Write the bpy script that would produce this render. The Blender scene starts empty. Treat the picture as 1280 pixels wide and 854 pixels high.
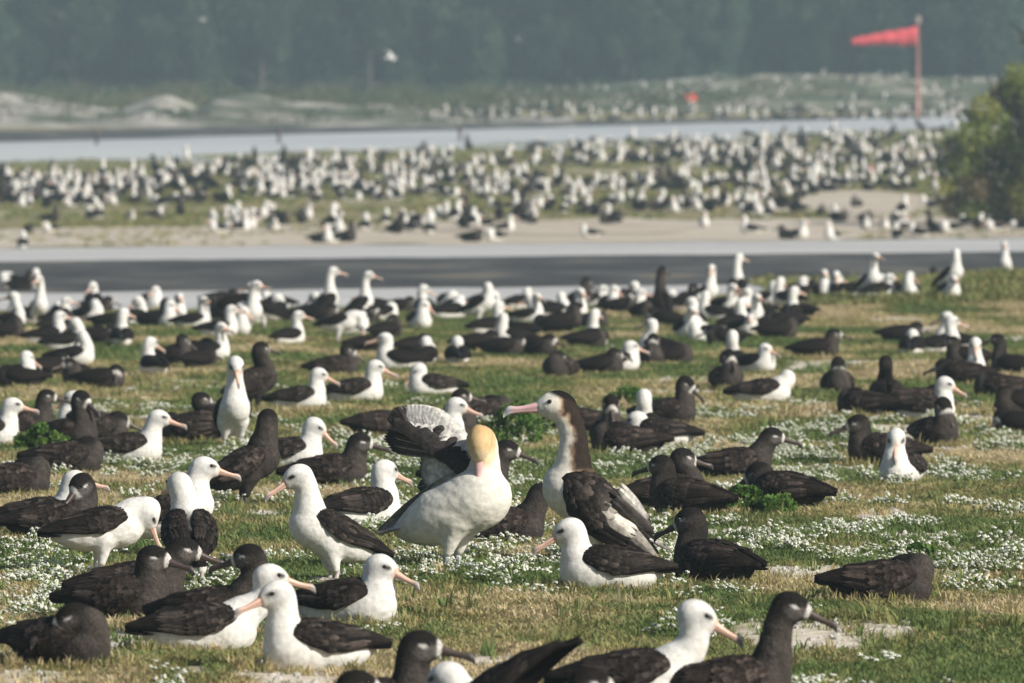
import bpy, math, random
import numpy as np
from mathutils import Vector, Matrix

R = math.radians
rng = np.random.default_rng(7)
random.seed(7)
scene = bpy.context.scene
col = scene.collection

# ------------------------------------------------------------------ camera
CAM_H, FPX, HORIZON = 1.613, 14222.0, 25.0      # eye height, focal length in photo pixels, horizon row
cam_data = bpy.data.cameras.new('camera')
cam = bpy.data.objects.new('camera', cam_data)
col.objects.link(cam)
cam.location = (0, 0, CAM_H)
cam.rotation_euler = (R(90) - math.atan((427 - HORIZON) / FPX), 0, 0)
cam_data.sensor_width = 36
cam_data.lens = 400
cam_data.clip_start = 0.5
cam_data.clip_end = 9000
cam_data.dof.use_dof = True
cam_data.dof.focus_distance = 42.0
cam_data.dof.aperture_fstop = 12.5
scene.camera = cam

# ------------------------------------------------------------------ sky, sun, exposure
SUN_DIR = Vector((0.76, -0.54, 0.54)).normalized()
world = bpy.data.worlds.new('World')
scene.world = world
world.use_nodes = True
wn = world.node_tree
bg = wn.nodes['Background']
sky = wn.nodes.new('ShaderNodeTexSky')
sky.sky_type = 'NISHITA'
sky.sun_disc = False
sky.sun_elevation = math.asin(SUN_DIR.z)
sky.sun_rotation = math.atan2(SUN_DIR.x, SUN_DIR.y)
sky.air_density = 1.0
sky.dust_density = 1.5
wn.links.new(sky.outputs[0], bg.inputs[0])
bg.inputs[1].default_value = 0.06
sun_d = bpy.data.lights.new('sun', 'SUN')
sun_d.energy = 4.3
sun_d.angle = R(0.6)
sun_d.color = (1.0, 0.94, 0.84)
sun = bpy.data.objects.new('sun', sun_d)
col.objects.link(sun)
sun.rotation_euler = (-SUN_DIR).to_track_quat('-Z', 'Y').to_euler()
sun.location = (10, -10, 30)
scene.view_settings.view_transform = 'Standard'
scene.view_settings.look = 'None'
scene.view_settings.gamma = 1.0
scene.view_settings.exposure = 0.42
scene.view_settings.use_curve_mapping = False
scene.render.engine = 'CYCLES'
scene.cycles.use_denoising = True
scene.cycles.max_bounces = 5
scene.cycles.diffuse_bounces = 3
scene.cycles.glossy_bounces = 2
scene.cycles.transmission_bounces = 2
scene.cycles.transparent_max_bounces = 6
scene.cycles.volume_bounces = 0
scene.cycles.sample_clamp_indirect = 4

# ------------------------------------------------------------------ helpers
def tag(o, label=None, cat=None, group=None, kind=None):
    if label: o['label'] = label
    if cat: o['category'] = cat
    if group: o['group'] = group
    if kind: o['kind'] = kind
    return o

def empty(name, loc=(0, 0, 0), rz=0.0, s=1.0):
    o = bpy.data.objects.new(name, None)
    o.empty_display_size = 0.1
    o.location = loc
    o.rotation_euler = (0, 0, rz)
    o.scale = (s, s, s)
    col.objects.link(o)
    return o

def mesh_from(name, verts, faces, mat=None, colors=None, smooth=True):
    """verts (n,3), faces: list of (m,k) integer arrays or one array; colors (n,3) linear."""
    verts = np.asarray(verts, dtype=np.float32)
    if not isinstance(faces, list):
        faces = [faces]
    faces = [np.asarray(f, dtype=np.int32) for f in faces if len(f)]
    me = bpy.data.meshes.new(name)
    me.vertices.add(len(verts))
    me.vertices.foreach_set('co', verts.ravel())
    loops = np.concatenate([f.ravel() for f in faces])
    tot = np.concatenate([np.full(len(f), f.shape[1], np.int32) for f in faces])
    start = np.concatenate([[0], np.cumsum(tot)[:-1]]).astype(np.int32)
    me.loops.add(len(loops))
    me.loops.foreach_set('vertex_index', loops)
    me.polygons.add(len(tot))
    me.polygons.foreach_set('loop_start', start)
    me.polygons.foreach_set('loop_total', tot)
    me.polygons.foreach_set('use_smooth', np.full(len(tot), smooth, dtype=bool))
    if colors is not None:
        c = np.ones((len(verts), 4), np.float32)
        c[:, :3] = colors
        a = me.attributes.new('col', 'FLOAT_COLOR', 'POINT')
        a.data.foreach_set('color', c.ravel())
    me.update(calc_edges=True)
    me.validate()
    if mat is not None:
        me.materials.append(mat)
    return me

def obj(name, me, parent=None):
    o = bpy.data.objects.new(name, me)
    col.objects.link(o)
    if parent is not None:
        o.parent = parent
    return o

class Geo:
    """collects vertices, quads, triangles and colours"""
    def __init__(self):
        self.v, self.q, self.t, self.c, self.n = [], [], [], [], 0
    def add(self, v, q=None, t=None, c=(1, 1, 1)):
        v = np.asarray(v, float).reshape(-1, 3)
        if q is not None and len(q): self.q.append(np.asarray(q, int) + self.n)
        if t is not None and len(t): self.t.append(np.asarray(t, int) + self.n)
        c = np.asarray(c, float)
        self.c.append(np.broadcast_to(c, (len(v), 3)).copy())
        self.v.append(v)
        self.n += len(v)
    def grid(self, P, c=(1, 1, 1), close=False):
        """P (a,b,3)"""
        a, b = P.shape[:2]
        idx = np.arange(a * b).reshape(a, b)
        if close:
            idx = np.concatenate([idx, idx[:, :1]], axis=1)
        q = np.stack([idx[:-1, :-1], idx[1:, :-1], idx[1:, 1:], idx[:-1, 1:]], -1).reshape(-1, 4)
        c = np.asarray(c, float)
        if c.ndim == 3: c = c.reshape(-1, 3)
        self.add(P.reshape(-1, 3), q=q, c=c)
    def tube(self, pts, radii, n=8, c=(1, 1, 1), caps=True):
        pts = np.asarray(pts, float); radii = np.broadcast_to(np.asarray(radii, float), (len(pts),))
        tan = np.gradient(pts, axis=0)
        tan /= np.linalg.norm(tan, axis=1, keepdims=True) + 1e-9
        ref = np.array([0.3, 0.9, 0.1]) if abs(tan[0][2]) > .8 else np.array([0, 0, 1.])
        ang = np.linspace(0, 2 * np.pi, n, endpoint=False)
        P = np.zeros((len(pts), n, 3))
        for i in range(len(pts)):
            a = np.cross(tan[i], ref); a /= np.linalg.norm(a) + 1e-9
            b = np.cross(tan[i], a)
            P[i] = pts[i] + radii[i] * (np.cos(ang)[:, None] * a + np.sin(ang)[:, None] * b)
        base = self.n
        self.grid(P, c=c, close=True)
        if caps:
            self.add([pts[0], pts[-1]], c=(np.asarray(c)[0] if np.ndim(c) > 1 else c))
            k = self.n - 2
            L = base + (len(pts) - 1) * n
            t = [[k, base + (i + 1) % n, base + i] for i in range(n)] + [[k + 1, L + i, L + (i + 1) % n] for i in range(n)]
            self.t.append(np.array(t))
    def mesh(self, name, mat, smooth=True, colors=True):
        f = []
        if self.q: f.append(np.concatenate(self.q))
        if self.t: f.append(np.concatenate(self.t))
        return mesh_from(name, np.concatenate(self.v), f, mat, np.concatenate(self.c) if colors else None, smooth)

def hash2(ix, iy, seed):
    h = (ix * 374761393 + iy * 668265263 + seed * 1442695041) & 0x7fffffff
    h = ((h ^ (h >> 13)) * 1274126177) & 0x7fffffff
    return ((h ^ (h >> 16)) & 0xffff) / 65535.0

def noise2(x, y, seed=0):
    x = np.asarray(x, float); y = np.asarray(y, float)
    ix = np.floor(x).astype(np.int64); iy = np.floor(y).astype(np.int64)
    fx = x - ix; fy = y - iy
    fx = fx * fx * (3 - 2 * fx); fy = fy * fy * (3 - 2 * fy)
    a = hash2(ix, iy, seed); b = hash2(ix + 1, iy, seed); c = hash2(ix, iy + 1, seed); d = hash2(ix + 1, iy + 1, seed)
    return (a * (1 - fx) + b * fx) * (1 - fy) + (c * (1 - fx) + d * fx) * fy

def fbm(x, y, seed=0, oct=3):
    s = 0; a = .5; t = 0
    for k in range(oct):
        s = s + a * noise2(x * 2 ** k, y * 2 ** k, seed + 17 * k); t += a; a *= .5
    return s / t

def smooth(a, b, x):
    t = np.clip((x - a) / (b - a), 0, 1)
    return t * t * (3 - 2 * t)

# ------------------------------------------------------------------ terrain
GRADE, FLOOR = .00984, -1.72     # the meadow falls away from the camera, then lies level
def base(y):
    y = np.asarray(y, float)
    return FLOOR + 0.06 * np.logaddexp(0, (-GRADE * y - FLOOR) / .06)
_Y = np.concatenate([np.arange(5, 700, .05), np.arange(700, 4000, 1.)])
_ROW = HORIZON + (CAM_H - base(_Y)) * FPX / _Y
def row_y(py):
    return float(np.interp(-py, -_ROW, _Y))
def flat_pt(px, py):
    Y = row_y(py)
    return (px - 640) / FPX * Y, Y
def depth_of(py, ry):
    return abs(row_y(py - ry) - row_y(py + ry)) / 2

MOUNDS = []      # x, y, radius x, radius y, height
def mound_px(px, py, rx, ry, h):
    x, y = flat_pt(px, py); MOUNDS.append((x, y, rx, ry, h))
mound_px(1300, 380, 1.9, 5.0, .26)
mound_px(1150, 392, 1.8, 4.0, .07)
mound_px(60, 850, 1.2, 1.2, .03)
mound_px(1130, 790, .8, .7, .05)
mound_px(640, 770, .9, .8, .03)

def terrain(x, y):
    x = np.asarray(x, float); y = np.asarray(y, float)
    fade = 1 - smooth(92, 104, y)
    h = .055 * (fbm(x / 2.6, y / 5.0, 3) - .5) + .03 * (noise2(x / .9, y / 1.6, 9) - .5)
    h = h * fade * smooth(0, 20, y) + base(y)
    for mx, my, rx, ry, mh in MOUNDS:
        h = h + mh * np.exp(-(((x - mx) / rx) ** 2 + ((y - my) / ry) ** 2))
    return h

def ground(px, py):
    """pixel -> point on the terrain"""
    x, y = flat_pt(px, py)
    for _ in range(12):
        z = float(terrain(x, y))
        Y = FPX * (CAM_H - z) / (py - HORIZON)
        y = .5 * y + .5 * Y
        x = (px - 640) / FPX * y
    return x, y, float(terrain(x, y))

# ------------------------------------------------------------------ materials
def new_mat(name):
    m = bpy.data.materials.new(name)
    m.use_nodes = True
    nt = m.node_tree
    b = nt.nodes['Principled BSDF']
    return m, nt, b

def N(nt, typ, **kw):
    n = nt.nodes.new(typ)
    for k, v in kw.items():
        if k.startswith('i_'):
            key = k[2:]
            n.inputs[int(key) if key.isdigit() else key].default_value = v
        else:
            setattr(n, k, v)
    return n

def ramp(nt, pts):
    r = nt.nodes.new('ShaderNodeValToRGB')
    e = r.color_ramp.elements
    while len(e) < len(pts): e.new(.5)
    for el, (p, c) in zip(e, pts):
        el.position = p
        el.color = (*c, 1) if len(c) == 3 else c
    return r

def attr_mat(name, rough=.75, noise_scale=60., noise_amt=.18, bump=.0, bump_scale=90., spec=.25, sheen=0.):
    """colour from the mesh's own 'col' attribute times fine noise"""
    m, nt, b = new_mat(name)
    at = N(nt, 'ShaderNodeAttribute', attribute_name='col')
    tc = N(nt, 'ShaderNodeTexCoord')
    nz = N(nt, 'ShaderNodeTexNoise', i_Scale=noise_scale, i_Detail=3.)
    nt.links.new(tc.outputs['Object'], nz.inputs['Vector'])
    mr = N(nt, 'ShaderNodeMapRange', i_1=.3, i_2=.7, i_3=1 - noise_amt, i_4=1 + noise_amt)
    nt.links.new(nz.outputs['Fac'], mr.inputs[0])
    mx = N(nt, 'ShaderNodeVectorMath', operation='SCALE')
    nt.links.new(at.outputs['Color'], mx.inputs[0]); nt.links.new(mr.outputs[0], mx.inputs['Scale'])
    nt.links.new(mx.outputs[0], b.inputs['Base Color'])
    b.inputs['Roughness'].default_value = rough
    b.inputs['Specular IOR Level'].default_value = spec
    if sheen:
        b.inputs['Sheen Weight'].default_value = sheen
    if bump:
        n2 = N(nt, 'ShaderNodeTexNoise', i_Scale=bump_scale, i_Detail=4.)
        nt.links.new(tc.outputs['Object'], n2.inputs['Vector'])
        bp = N(nt, 'ShaderNodeBump', i_Strength=bump, i_Distance=.01)
        nt.links.new(n2.outputs['Fac'], bp.inputs['Height'])
        nt.links.new(bp.outputs[0], b.inputs['Normal'])
    return m

M_PLUME = attr_mat('plumage', .9, 60., .14, .2, 60., .05)
M_PLUME_DARK = attr_mat('dark_plumage', .9, 130., .38, .45, 110., .05)
M_WING = attr_mat('wing_feathers', .7, 70., .35, .3, 120., .07)
M_BILL = attr_mat('bill_horn', .4, 40., .10, .1, 60., .4)
M_LEG = attr_mat('leg_skin', .55, 120., .2, .3, 200., .35)
M_EYE = attr_mat('eye_gloss', .12, 1., .0, 0, 1., .6)
M_FAR = attr_mat('far_plumage', .9, 20., .1, 0, 1., .06)
M_BARK = attr_mat('bark', .9, 12., .3, .5, 20., .1)
M_PAINT = attr_mat('weathered_paint', .6, 6., .2, .1, 20., .3)
M_STONE = attr_mat('coral_stone', .9, 60., .2, .6, 90., .1)

def leaf_mat(name, transl=.35):
    m, nt, b = new_mat(name)
    at = N(nt, 'ShaderNodeAttribute', attribute_name='col')
    nt.links.new(at.outputs['Color'], b.inputs['Base Color'])
    b.inputs['Roughness'].default_value = .6
    b.inputs['Specular IOR Level'].default_value = .25
    tr = N(nt, 'ShaderNodeBsdfTranslucent')
    nt.links.new(at.outputs['Color'], tr.inputs[0])
    mx = N(nt, 'ShaderNodeMixShader', i_0=transl)
    nt.links.new(b.outputs[0], mx.inputs[1]); nt.links.new(tr.outputs[0], mx.inputs[2])
    nt.links.new(mx.outputs[0], nt.nodes['Material Output'].inputs[0])
    return m
M_LEAF = leaf_mat('leaf')

def tint_mat(name, colors, transl=.3):
    """instanced ground cover: colour from the 'tint' of the instance along a ramp"""
    m, nt, b = new_mat(name)
    at = N(nt, 'ShaderNodeAttribute', attribute_name='tint', attribute_type='INSTANCER')
    rp = ramp(nt, colors)
    nt.links.new(at.outputs['Fac'], rp.inputs[0])
    vc = N(nt, 'ShaderNodeAttribute', attribute_name='col')
    mx = N(nt, 'ShaderNodeVectorMath', operation='MULTIPLY')
    nt.links.new(rp.outputs[0], mx.inputs[0]); nt.links.new(vc.outputs['Color'], mx.inputs[1])
    nt.links.new(mx.outputs[0], b.inputs['Base Color'])
    b.inputs['Roughness'].default_value = .7
    b.inputs['Specular IOR Level'].default_value = .2
    tr = N(nt, 'ShaderNodeBsdfTranslucent')
    nt.links.new(mx.outputs[0], tr.inputs[0])
    ms = N(nt, 'ShaderNodeMixShader', i_0=transl)
    nt.links.new(b.outputs[0], ms.inputs[1]); nt.links.new(tr.outputs[0], ms.inputs[2])
    nt.links.new(ms.outputs[0], nt.nodes['Material Output'].inputs[0])
    return m

M_GRASS = tint_mat('turf_grass', [(0., (.13, .19, .06)), (.35, (.24, .25, .095)), (.65, (.40, .345, .16)), (1., (.54, .46, .28))])

def ground_mat(name, stops, scale=(1, 1, 1), nscale=1.2, bump=.4, bscale=12., fine=.25, attr=None, attr_col=None, rough=.95, detail=6.):
    m, nt, b = new_mat(name)
    geo = N(nt, 'ShaderNodeNewGeometry')
    mp = N(nt, 'ShaderNodeMapping'); mp.inputs['Scale'].default_value = scale
    nt.links.new(geo.outputs['Position'], mp.inputs['Vector'])
    nz = N(nt, 'ShaderNodeTexNoise', i_Scale=nscale, i_Detail=detail, i_Roughness=.62)
    nt.links.new(mp.outputs[0], nz.inputs['Vector'])
    rp = ramp(nt, stops)
    nt.links.new(nz.outputs['Fac'], rp.inputs[0])
    n2 = N(nt, 'ShaderNodeTexNoise', i_Scale=bscale, i_Detail=5.)
    nt.links.new(geo.outputs['Position'], n2.inputs['Vector'])
    mr = N(nt, 'ShaderNodeMapRange', i_1=.3, i_2=.7, i_3=1 - fine, i_4=1 + fine)
    nt.links.new(n2.outputs['Fac'], mr.inputs[0])
    cur = rp.outputs[0]
    if attr:
        at = N(nt, 'ShaderNodeAttribute', attribute_name=attr)
        mc = N(nt, 'ShaderNodeMix', data_type='RGBA')
        nt.links.new(at.outputs['Fac'], mc.inputs[0])
        nt.links.new(cur, mc.inputs[6])
        mc.inputs[7].default_value = (*attr_col, 1)
        cur = mc.outputs[2]
    sc = N(nt, 'ShaderNodeVectorMath', operation='SCALE')
    nt.links.new(cur, sc.inputs[0]); nt.links.new(mr.outputs[0], sc.inputs['Scale'])
    nt.links.new(sc.outputs[0], b.inputs['Base Color'])
    b.inputs['Roughness'].default_value = rough
    b.inputs['Specular IOR Level'].default_value = .15
    bp = N(nt, 'ShaderNodeBump', i_Strength=bump, i_Distance=.03)
    nt.links.new(n2.outputs['Fac'], bp.inputs['Height'])
    nt.links.new(bp.outputs[0], b.inputs['Normal'])
    return m

M_DUNE2 = ground_mat('grassy_slope', [(.34, (.06, .085, .05)), (.46, (.11, .13, .08)), (.54, (.20, .20, .14)), (.60, (.44, .40, .33)), (.75, (.54, .49, .42))], scale=(1, .25, 1), nscale=.30, bump=.4, bscale=2., fine=.3)
M_GROUND = ground_mat('turf_soil', [(.32, (.15, .17, .065)), (.48, (.25, .22, .11)), (.62, (.33, .27, .16)), (.75, (.40, .34, .23))],
                      nscale=.8, attr='sand', attr_col=(.64, .57, .46), bscale=25., bump=.15)
M_ASPHALT = ground_mat('old_asphalt', [(.35, (.045, .046, .047)), (.48, (.072, .072, .072)), (.60, (.115, .112, .105)), (.72, (.18, .155, .12))], scale=(.9, .16, 1), nscale=.9, bump=.2, bscale=3., fine=.25)
M_CONCRETE = ground_mat('pale_concrete', [(.3, (.44, .44, .43)), (.55, (.52, .52, .51)), (.75, (.58, .57, .55))], scale=(.3, .8, 1), nscale=.4, bump=.15, bscale=6., fine=.1)
M_SAND = ground_mat('coral_sand', [(.3, (.44, .38, .30)), (.5, (.53, .46, .37)), (.66, (.60, .54, .45)), (.8, (.40, .36, .24))], nscale=.35, bump=.3, bscale=5., fine=.12)
M_RUNWAY = ground_mat('far_runway_concrete', [(.3, (.42, .45, .47)), (.6, (.52, .54, .55)), (.8, (.48, .49, .49))], scale=(.2, .5, 1), nscale=.15, bump=.1, bscale=2., fine=.08)
M_DUNE = ground_mat('scrubby_dune', [(.34, (.06, .08, .055)), (.45, (.14, .15, .11)), (.52, (.30, .28, .24)), (.60, (.44, .41, .37)), (.75, (.54, .51, .47))], scale=(1, .6, 1), nscale=.35, bump=.5, bscale=2., fine=.3)

# ------------------------------------------------------------------ ground sheet
SAND_PX = [(900, 550, 62, 5), (860, 552, 40, 4), (1125, 640, 32, 8), (1085, 645, 30, 5), (905, 683, 42, 8), (1065, 688, 36, 5), (1258, 674, 30, 6),
           (965, 792, 46, 9), (1030, 805, 50, 12), (610, 822, 55, 10), (700, 812, 60, 8), (1055, 507, 40, 4), (40, 848, 60, 10), (350, 846, 80, 12),
           (950, 503, 60, 5), (185, 508, 50, 4), (1210, 690, 40, 4), (760, 437, 30, 3), (1110, 790, 40, 5), (1080, 498, 40, 4), (840, 500, 24, 3),
           (1000, 440, 50, 3), (930, 460, 40, 3), (1230, 770, 40, 5), (330, 512, 20, 3), (560, 452, 40, 3), (240, 840, 30, 6), (1240, 505, 40, 3)]
SAND = []
for px, py, rx, ry in SAND_PX:
    x, y, z = ground(px, py)
    SAND.append((x, y, rx * y / FPX, depth_of(py, ry) * 1.2))

def sand_mask(x, y):
    m = np.zeros(np.shape(x))
    wob = (fbm(np.asarray(x) / .20, np.asarray(y) / .7, 21, 4) - .5) * 2.2
    for sx, sy, rx, ry in SAND:
        d = np.sqrt(((x - sx) / rx) ** 2 + ((y - sy) / ry) ** 2) + wob
        m = np.maximum(m, 1 - smooth(.45, 1.1, d))
    g = fbm(np.asarray(x) / 1.1, np.asarray(y) / 2.2, 77)
    return np.maximum(m, smooth(.68, .76, g))

xs = np.concatenate([[-3000, -1200, -500, -200, -90, -40, -20, -10, -7], np.arange(-5.5, 5.51, .10), [7, 10, 20, 40, 90, 200, 500, 1200, 3000]])
ys = np.concatenate([[-200, -50, 0, 12, 20], np.arange(25, 112, .2), np.arange(112, 330, 2.), [340, 420, 600, 1000, 2000, 5000]])
gx, gy = np.meshgrid(xs, ys, indexing='ij')
gz = terrain(gx, gy)
G = Geo(); G.grid(np.stack([gx, gy, gz], -1))
gm = G.mesh('ground', M_GROUND)
sa = gm.attributes.new('sand', 'FLOAT', 'POINT')
sa.data.foreach_set('value', sand_mask(gx, gy).ravel().astype(np.float32))
tag(obj('ground', gm), kind='structure')

# ------------------------------------------------------------------ roads, laid as straight strips through pixel pairs
def strip(name, mat, near, far, z, ext=(-60, 60), wob=0.0, seed=0, n=160, kind='structure', z2=None):
    """near/far: (row at x=0, row at x=1280) of the two edges"""
    def line(rows):
        a = np.array(flat_pt(0, rows[0])); b = np.array(flat_pt(1280, rows[1]))
        t = np.linspace(ext[0], ext[1], n)
        # spread the samples evenly in x about the picture
        d = (b - a) / (b[0] - a[0])
        return a + (t - a[0])[:, None] * d
    A, B = line(near), line(far)
    t = np.arange(n)
    P = []
    rows = np.linspace(0, 1, 10)
    for k, r in enumerate(rows):
        L = A * (1 - r) + B * r
        w = wob * (fbm(L[:, 0] / .9, np.full(n, k * 3.3), seed, 4) - .5) * 2 if k in (0, 9) else 0
        P.append(np.stack([L[:, 0], L[:, 1] + w, base(L[:, 1] + w) + z], -1))
    g = Geo(); g.grid(np.array(P).transpose(1, 0, 2))
    return tag(obj(name, g.mesh(name, mat, smooth=False)), kind=kind)

strip('road_shoulder', M_CONCRETE, (396, 376), (367, 352), .006, (-28, 28), .7, 1, 400)
strip('road', M_ASPHALT, (367.3, 352.3), (328, 315), .010, (-40, 40), .9, 2, 500)
strip('road_verge', M_CONCRETE, (328, 315), (311, 298), .006, (-40, 40), 1.6, 3, 500)
strip('sand_verge', M_SAND, (311, 298), (286, 270), .012, (-45, 45), 3.5, 4, 500)
strip('runway', M_RUNWAY, (214, 161), (179, 144), .02, (-30, 60), 1.0, 5, 120)
strip('taxiway', M_ASPHALT, (178.5, 143.5), (165, 141.5), .02, (-30, 60), 1.0, 6, 120)
def sand_blob(px, py, rx, ry):
    x, y = flat_pt(px, py)
    sx = rx * y / FPX; sy = depth_of(py, ry)
    a = np.linspace(0, 2 * np.pi, 40, endpoint=False)
    rr = 1 + .5 * (noise2(a * 2.2, a * 0 + px, 5) - .5) * np.sin(a / 2)
    v = [(x, y, float(base(y)) + .03)] + [(x + sx * r * math.cos(t), y + sy * r * math.sin(t), float(base(y + sy * r * math.sin(t))) + .022) for t, r in zip(a, rr)]
    tri = [(0, i + 1, (i + 1) % 40 + 1) for i in range(40)]
    tag(obj('sand_patch', mesh_from('sand_patch', v, np.array(tri), M_SAND)), kind='structure')
BARE = [(1085, 255, 90, 17)]
sand_blob(1085, 255, 92, 18); sand_blob(1120, 196, 70, 9); sand_blob(700, 287, 160, 8)

# ------------------------------------------------------------------ dunes behind the runway
def dune(name, ycen, x0, x1, prof, depth, seed, rough=.35, wood=0):
    """prof: list of (px, crest row); the crest stands at distance ycen"""
    n, k = 220, 26
    X = np.linspace(x0, x1, n)
    pxs = X / ycen * FPX + 640
    top = np.interp(pxs, [p[0] for p in prof], [p[1] for p in prof])
    h = CAM_H - (top - HORIZON) * ycen / FPX
    t = np.linspace(-1, 1, k)
    env = np.where(t < 0, np.cos(t * np.pi / 2) ** 1.3, np.cos(t * np.pi / 2 * .8))
    P = np.zeros((n, k, 3))
    P[..., 0] = X[:, None]
    P[..., 1] = ycen + t[None] * depth
    lump = fbm(P[..., 0] / 2.2, P[..., 1] / 4., seed, 4) - .5
    P[..., 2] = FLOOR + (h[:, None] - FLOOR) * env[None] * (1 + rough * lump) + .3 * lump * env[None] - .02
    P[:, 0, 2] = FLOOR - .1; P[:, -1, 2] = FLOOR - .1
    g = Geo(); g.grid(P)
    return tag(obj(name, g.mesh(name, M_DUNE if not wood else M_DUNE2)), kind='structure')
dune('dune', 372, -50, 2, [(-200, 112), (0, 117), (60, 128), (130, 138), (200, 122), (245, 140), (270, 124), (330, 124), (420, 130), (520, 138), (600, 150)], 22, 31)
dune('dune', 470, -16, 75, [(520, 145), (590, 128), (640, 122), (700, 116), (780, 108), (880, 98), (1000, 95), (1150, 97), (1280, 100), (1600, 95)], 60, 32, .25, 1)

# ------------------------------------------------------------------ implicit surface -> mesh (surface nets)
def surface_net(f, lo, hi, h):
    lo = np.array(lo); n = np.ceil((np.array(hi) - lo) / h).astype(int) + 1
    ax = [lo[i] + h * np.arange(n[i]) for i in range(3)]
    X, Y, Z = np.meshgrid(*ax, indexing='ij')
    P = np.stack([X.ravel(), Y.ravel(), Z.ravel()], -1).astype(np.float32)
    D = f(P).reshape(n)
    S = D < 0
    cells = np.zeros(n - 1, np.int8)
    for i in (0, 1):
        for j in (0, 1):
            for k in (0, 1):
                cells += S[i:n[0] - 1 + i, j:n[1] - 1 + j, k:n[2] - 1 + k]
    act = (cells > 0) & (cells < 8)
    ci = np.argwhere(act)
    vid = -np.ones(n - 1, np.int64)
    vid[act] = np.arange(len(ci))
    acc = np.zeros((len(ci), 3)); cnt = np.zeros(len(ci))
    for axis in range(3):
        o = [a for a in range(3) if a != axis]
        for u in (0, 1):
            for v in (0, 1):
                a = ci.copy(); a[:, o[0]] += u; a[:, o[1]] += v
                b = a.copy(); b[:, axis] += 1
                da = D[a[:, 0], a[:, 1], a[:, 2]]; db = D[b[:, 0], b[:, 1], b[:, 2]]
                cr = (da < 0) != (db < 0)
                t = da / (da - db + 1e-12)
                p = a + t[:, None] * (b - a)
                acc[cr] += p[cr]; cnt[cr] += 1
    V = acc / cnt[:, None] * h + lo
    quads = []
    for axis in range(3):
        o1, o2 = (axis + 1) % 3, (axis + 2) % 3
        sl0 = [slice(None)] * 3; sl1 = [slice(None)] * 3
        sl0[axis] = slice(0, -1); sl1[axis] = slice(1, None)
        e = np.argwhere(S[tuple(sl0)] != S[tuple(sl1)])
        ok = (e[:, o1] > 0) & (e[:, o2] > 0) & (e[:, o1] < n[o1] - 1) & (e[:, o2] < n[o2] - 1)
        e = e[ok]
        flip = ~S[e[:, 0], e[:, 1], e[:, 2]]
        def cell(d1, d2):
            c = e.copy(); c[:, o1] -= d1; c[:, o2] -= d2
            return vid[c[:, 0], c[:, 1], c[:, 2]]
        q = np.stack([cell(1, 1), cell(0, 1), cell(0, 0), cell(1, 0)], -1)
        q[flip] = q[flip][:, ::-1]
        quads.append(q)
    Q = np.concatenate(quads)
    for _ in range(2):
        d = f(V.astype(np.float32)); e = h * .3
        g = np.stack([f((V + np.eye(3)[i] * e).astype(np.float32)) - d for i in range(3)], -1) / e
        g2 = (g ** 2).sum(1) + 1e-6
        V = V - np.clip(d / g2, -h, h)[:, None] * g * .9
    return V, Q

def ell(p, c, r):
    q = (p - np.array(c, np.float32)) / np.array(r, np.float32)
    k0 = np.sqrt((q * q).sum(1)); k1 = np.sqrt(((q / np.array(r, np.float32)) ** 2).sum(1)) + 1e-9
    return k0 * (k0 - 1) / k1

def cap(p, a, b, ra, rb):
    a = np.array(a, np.float32); b = np.array(b, np.float32)
    ba = b - a; t = np.clip(((p - a) @ ba) / (ba @ ba + 1e-12), 0, 1)
    d = p - a - t[:, None] * ba
    return np.sqrt((d * d).sum(1)) - (ra + (rb - ra) * t)

def smin(a, b, k):
    h = np.maximum(k - np.abs(a - b), 0) / k
    return np.minimum(a, b) - h * h * k * .25

def rotz(a): c, s = math.cos(a), math.sin(a); return np.array([[c, -s, 0], [s, c, 0], [0, 0, 1.]])
def roty(a): c, s = math.cos(a), math.sin(a); return np.array([[c, 0, s], [0, 1., 0], [-s, 0, c]])
def rotx(a): c, s = math.cos(a), math.sin(a); return np.array([[1., 0, 0], [0, c, -s], [0, s, c]])

# ------------------------------------------------------------------ albatrosses
HK_ALL = 1.10          # head size
BROWN = np.array([.027, .0230, .0205]); DARKW = np.array([.0084, .0073, .0068]); WHITE = np.array([.63, .62, .59])

def mixc(c, new, m):
    return c * (1 - m[:, None]) + np.asarray(new) * m[:, None]

def blob(h, c, r, soft=.35):
    q = np.sqrt((((h * np.array([1, 1, 1]) - np.array(c)) / np.array(r)) ** 2).sum(1))
    return 1 - smooth(1 - soft, 1 + soft, q)

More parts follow.
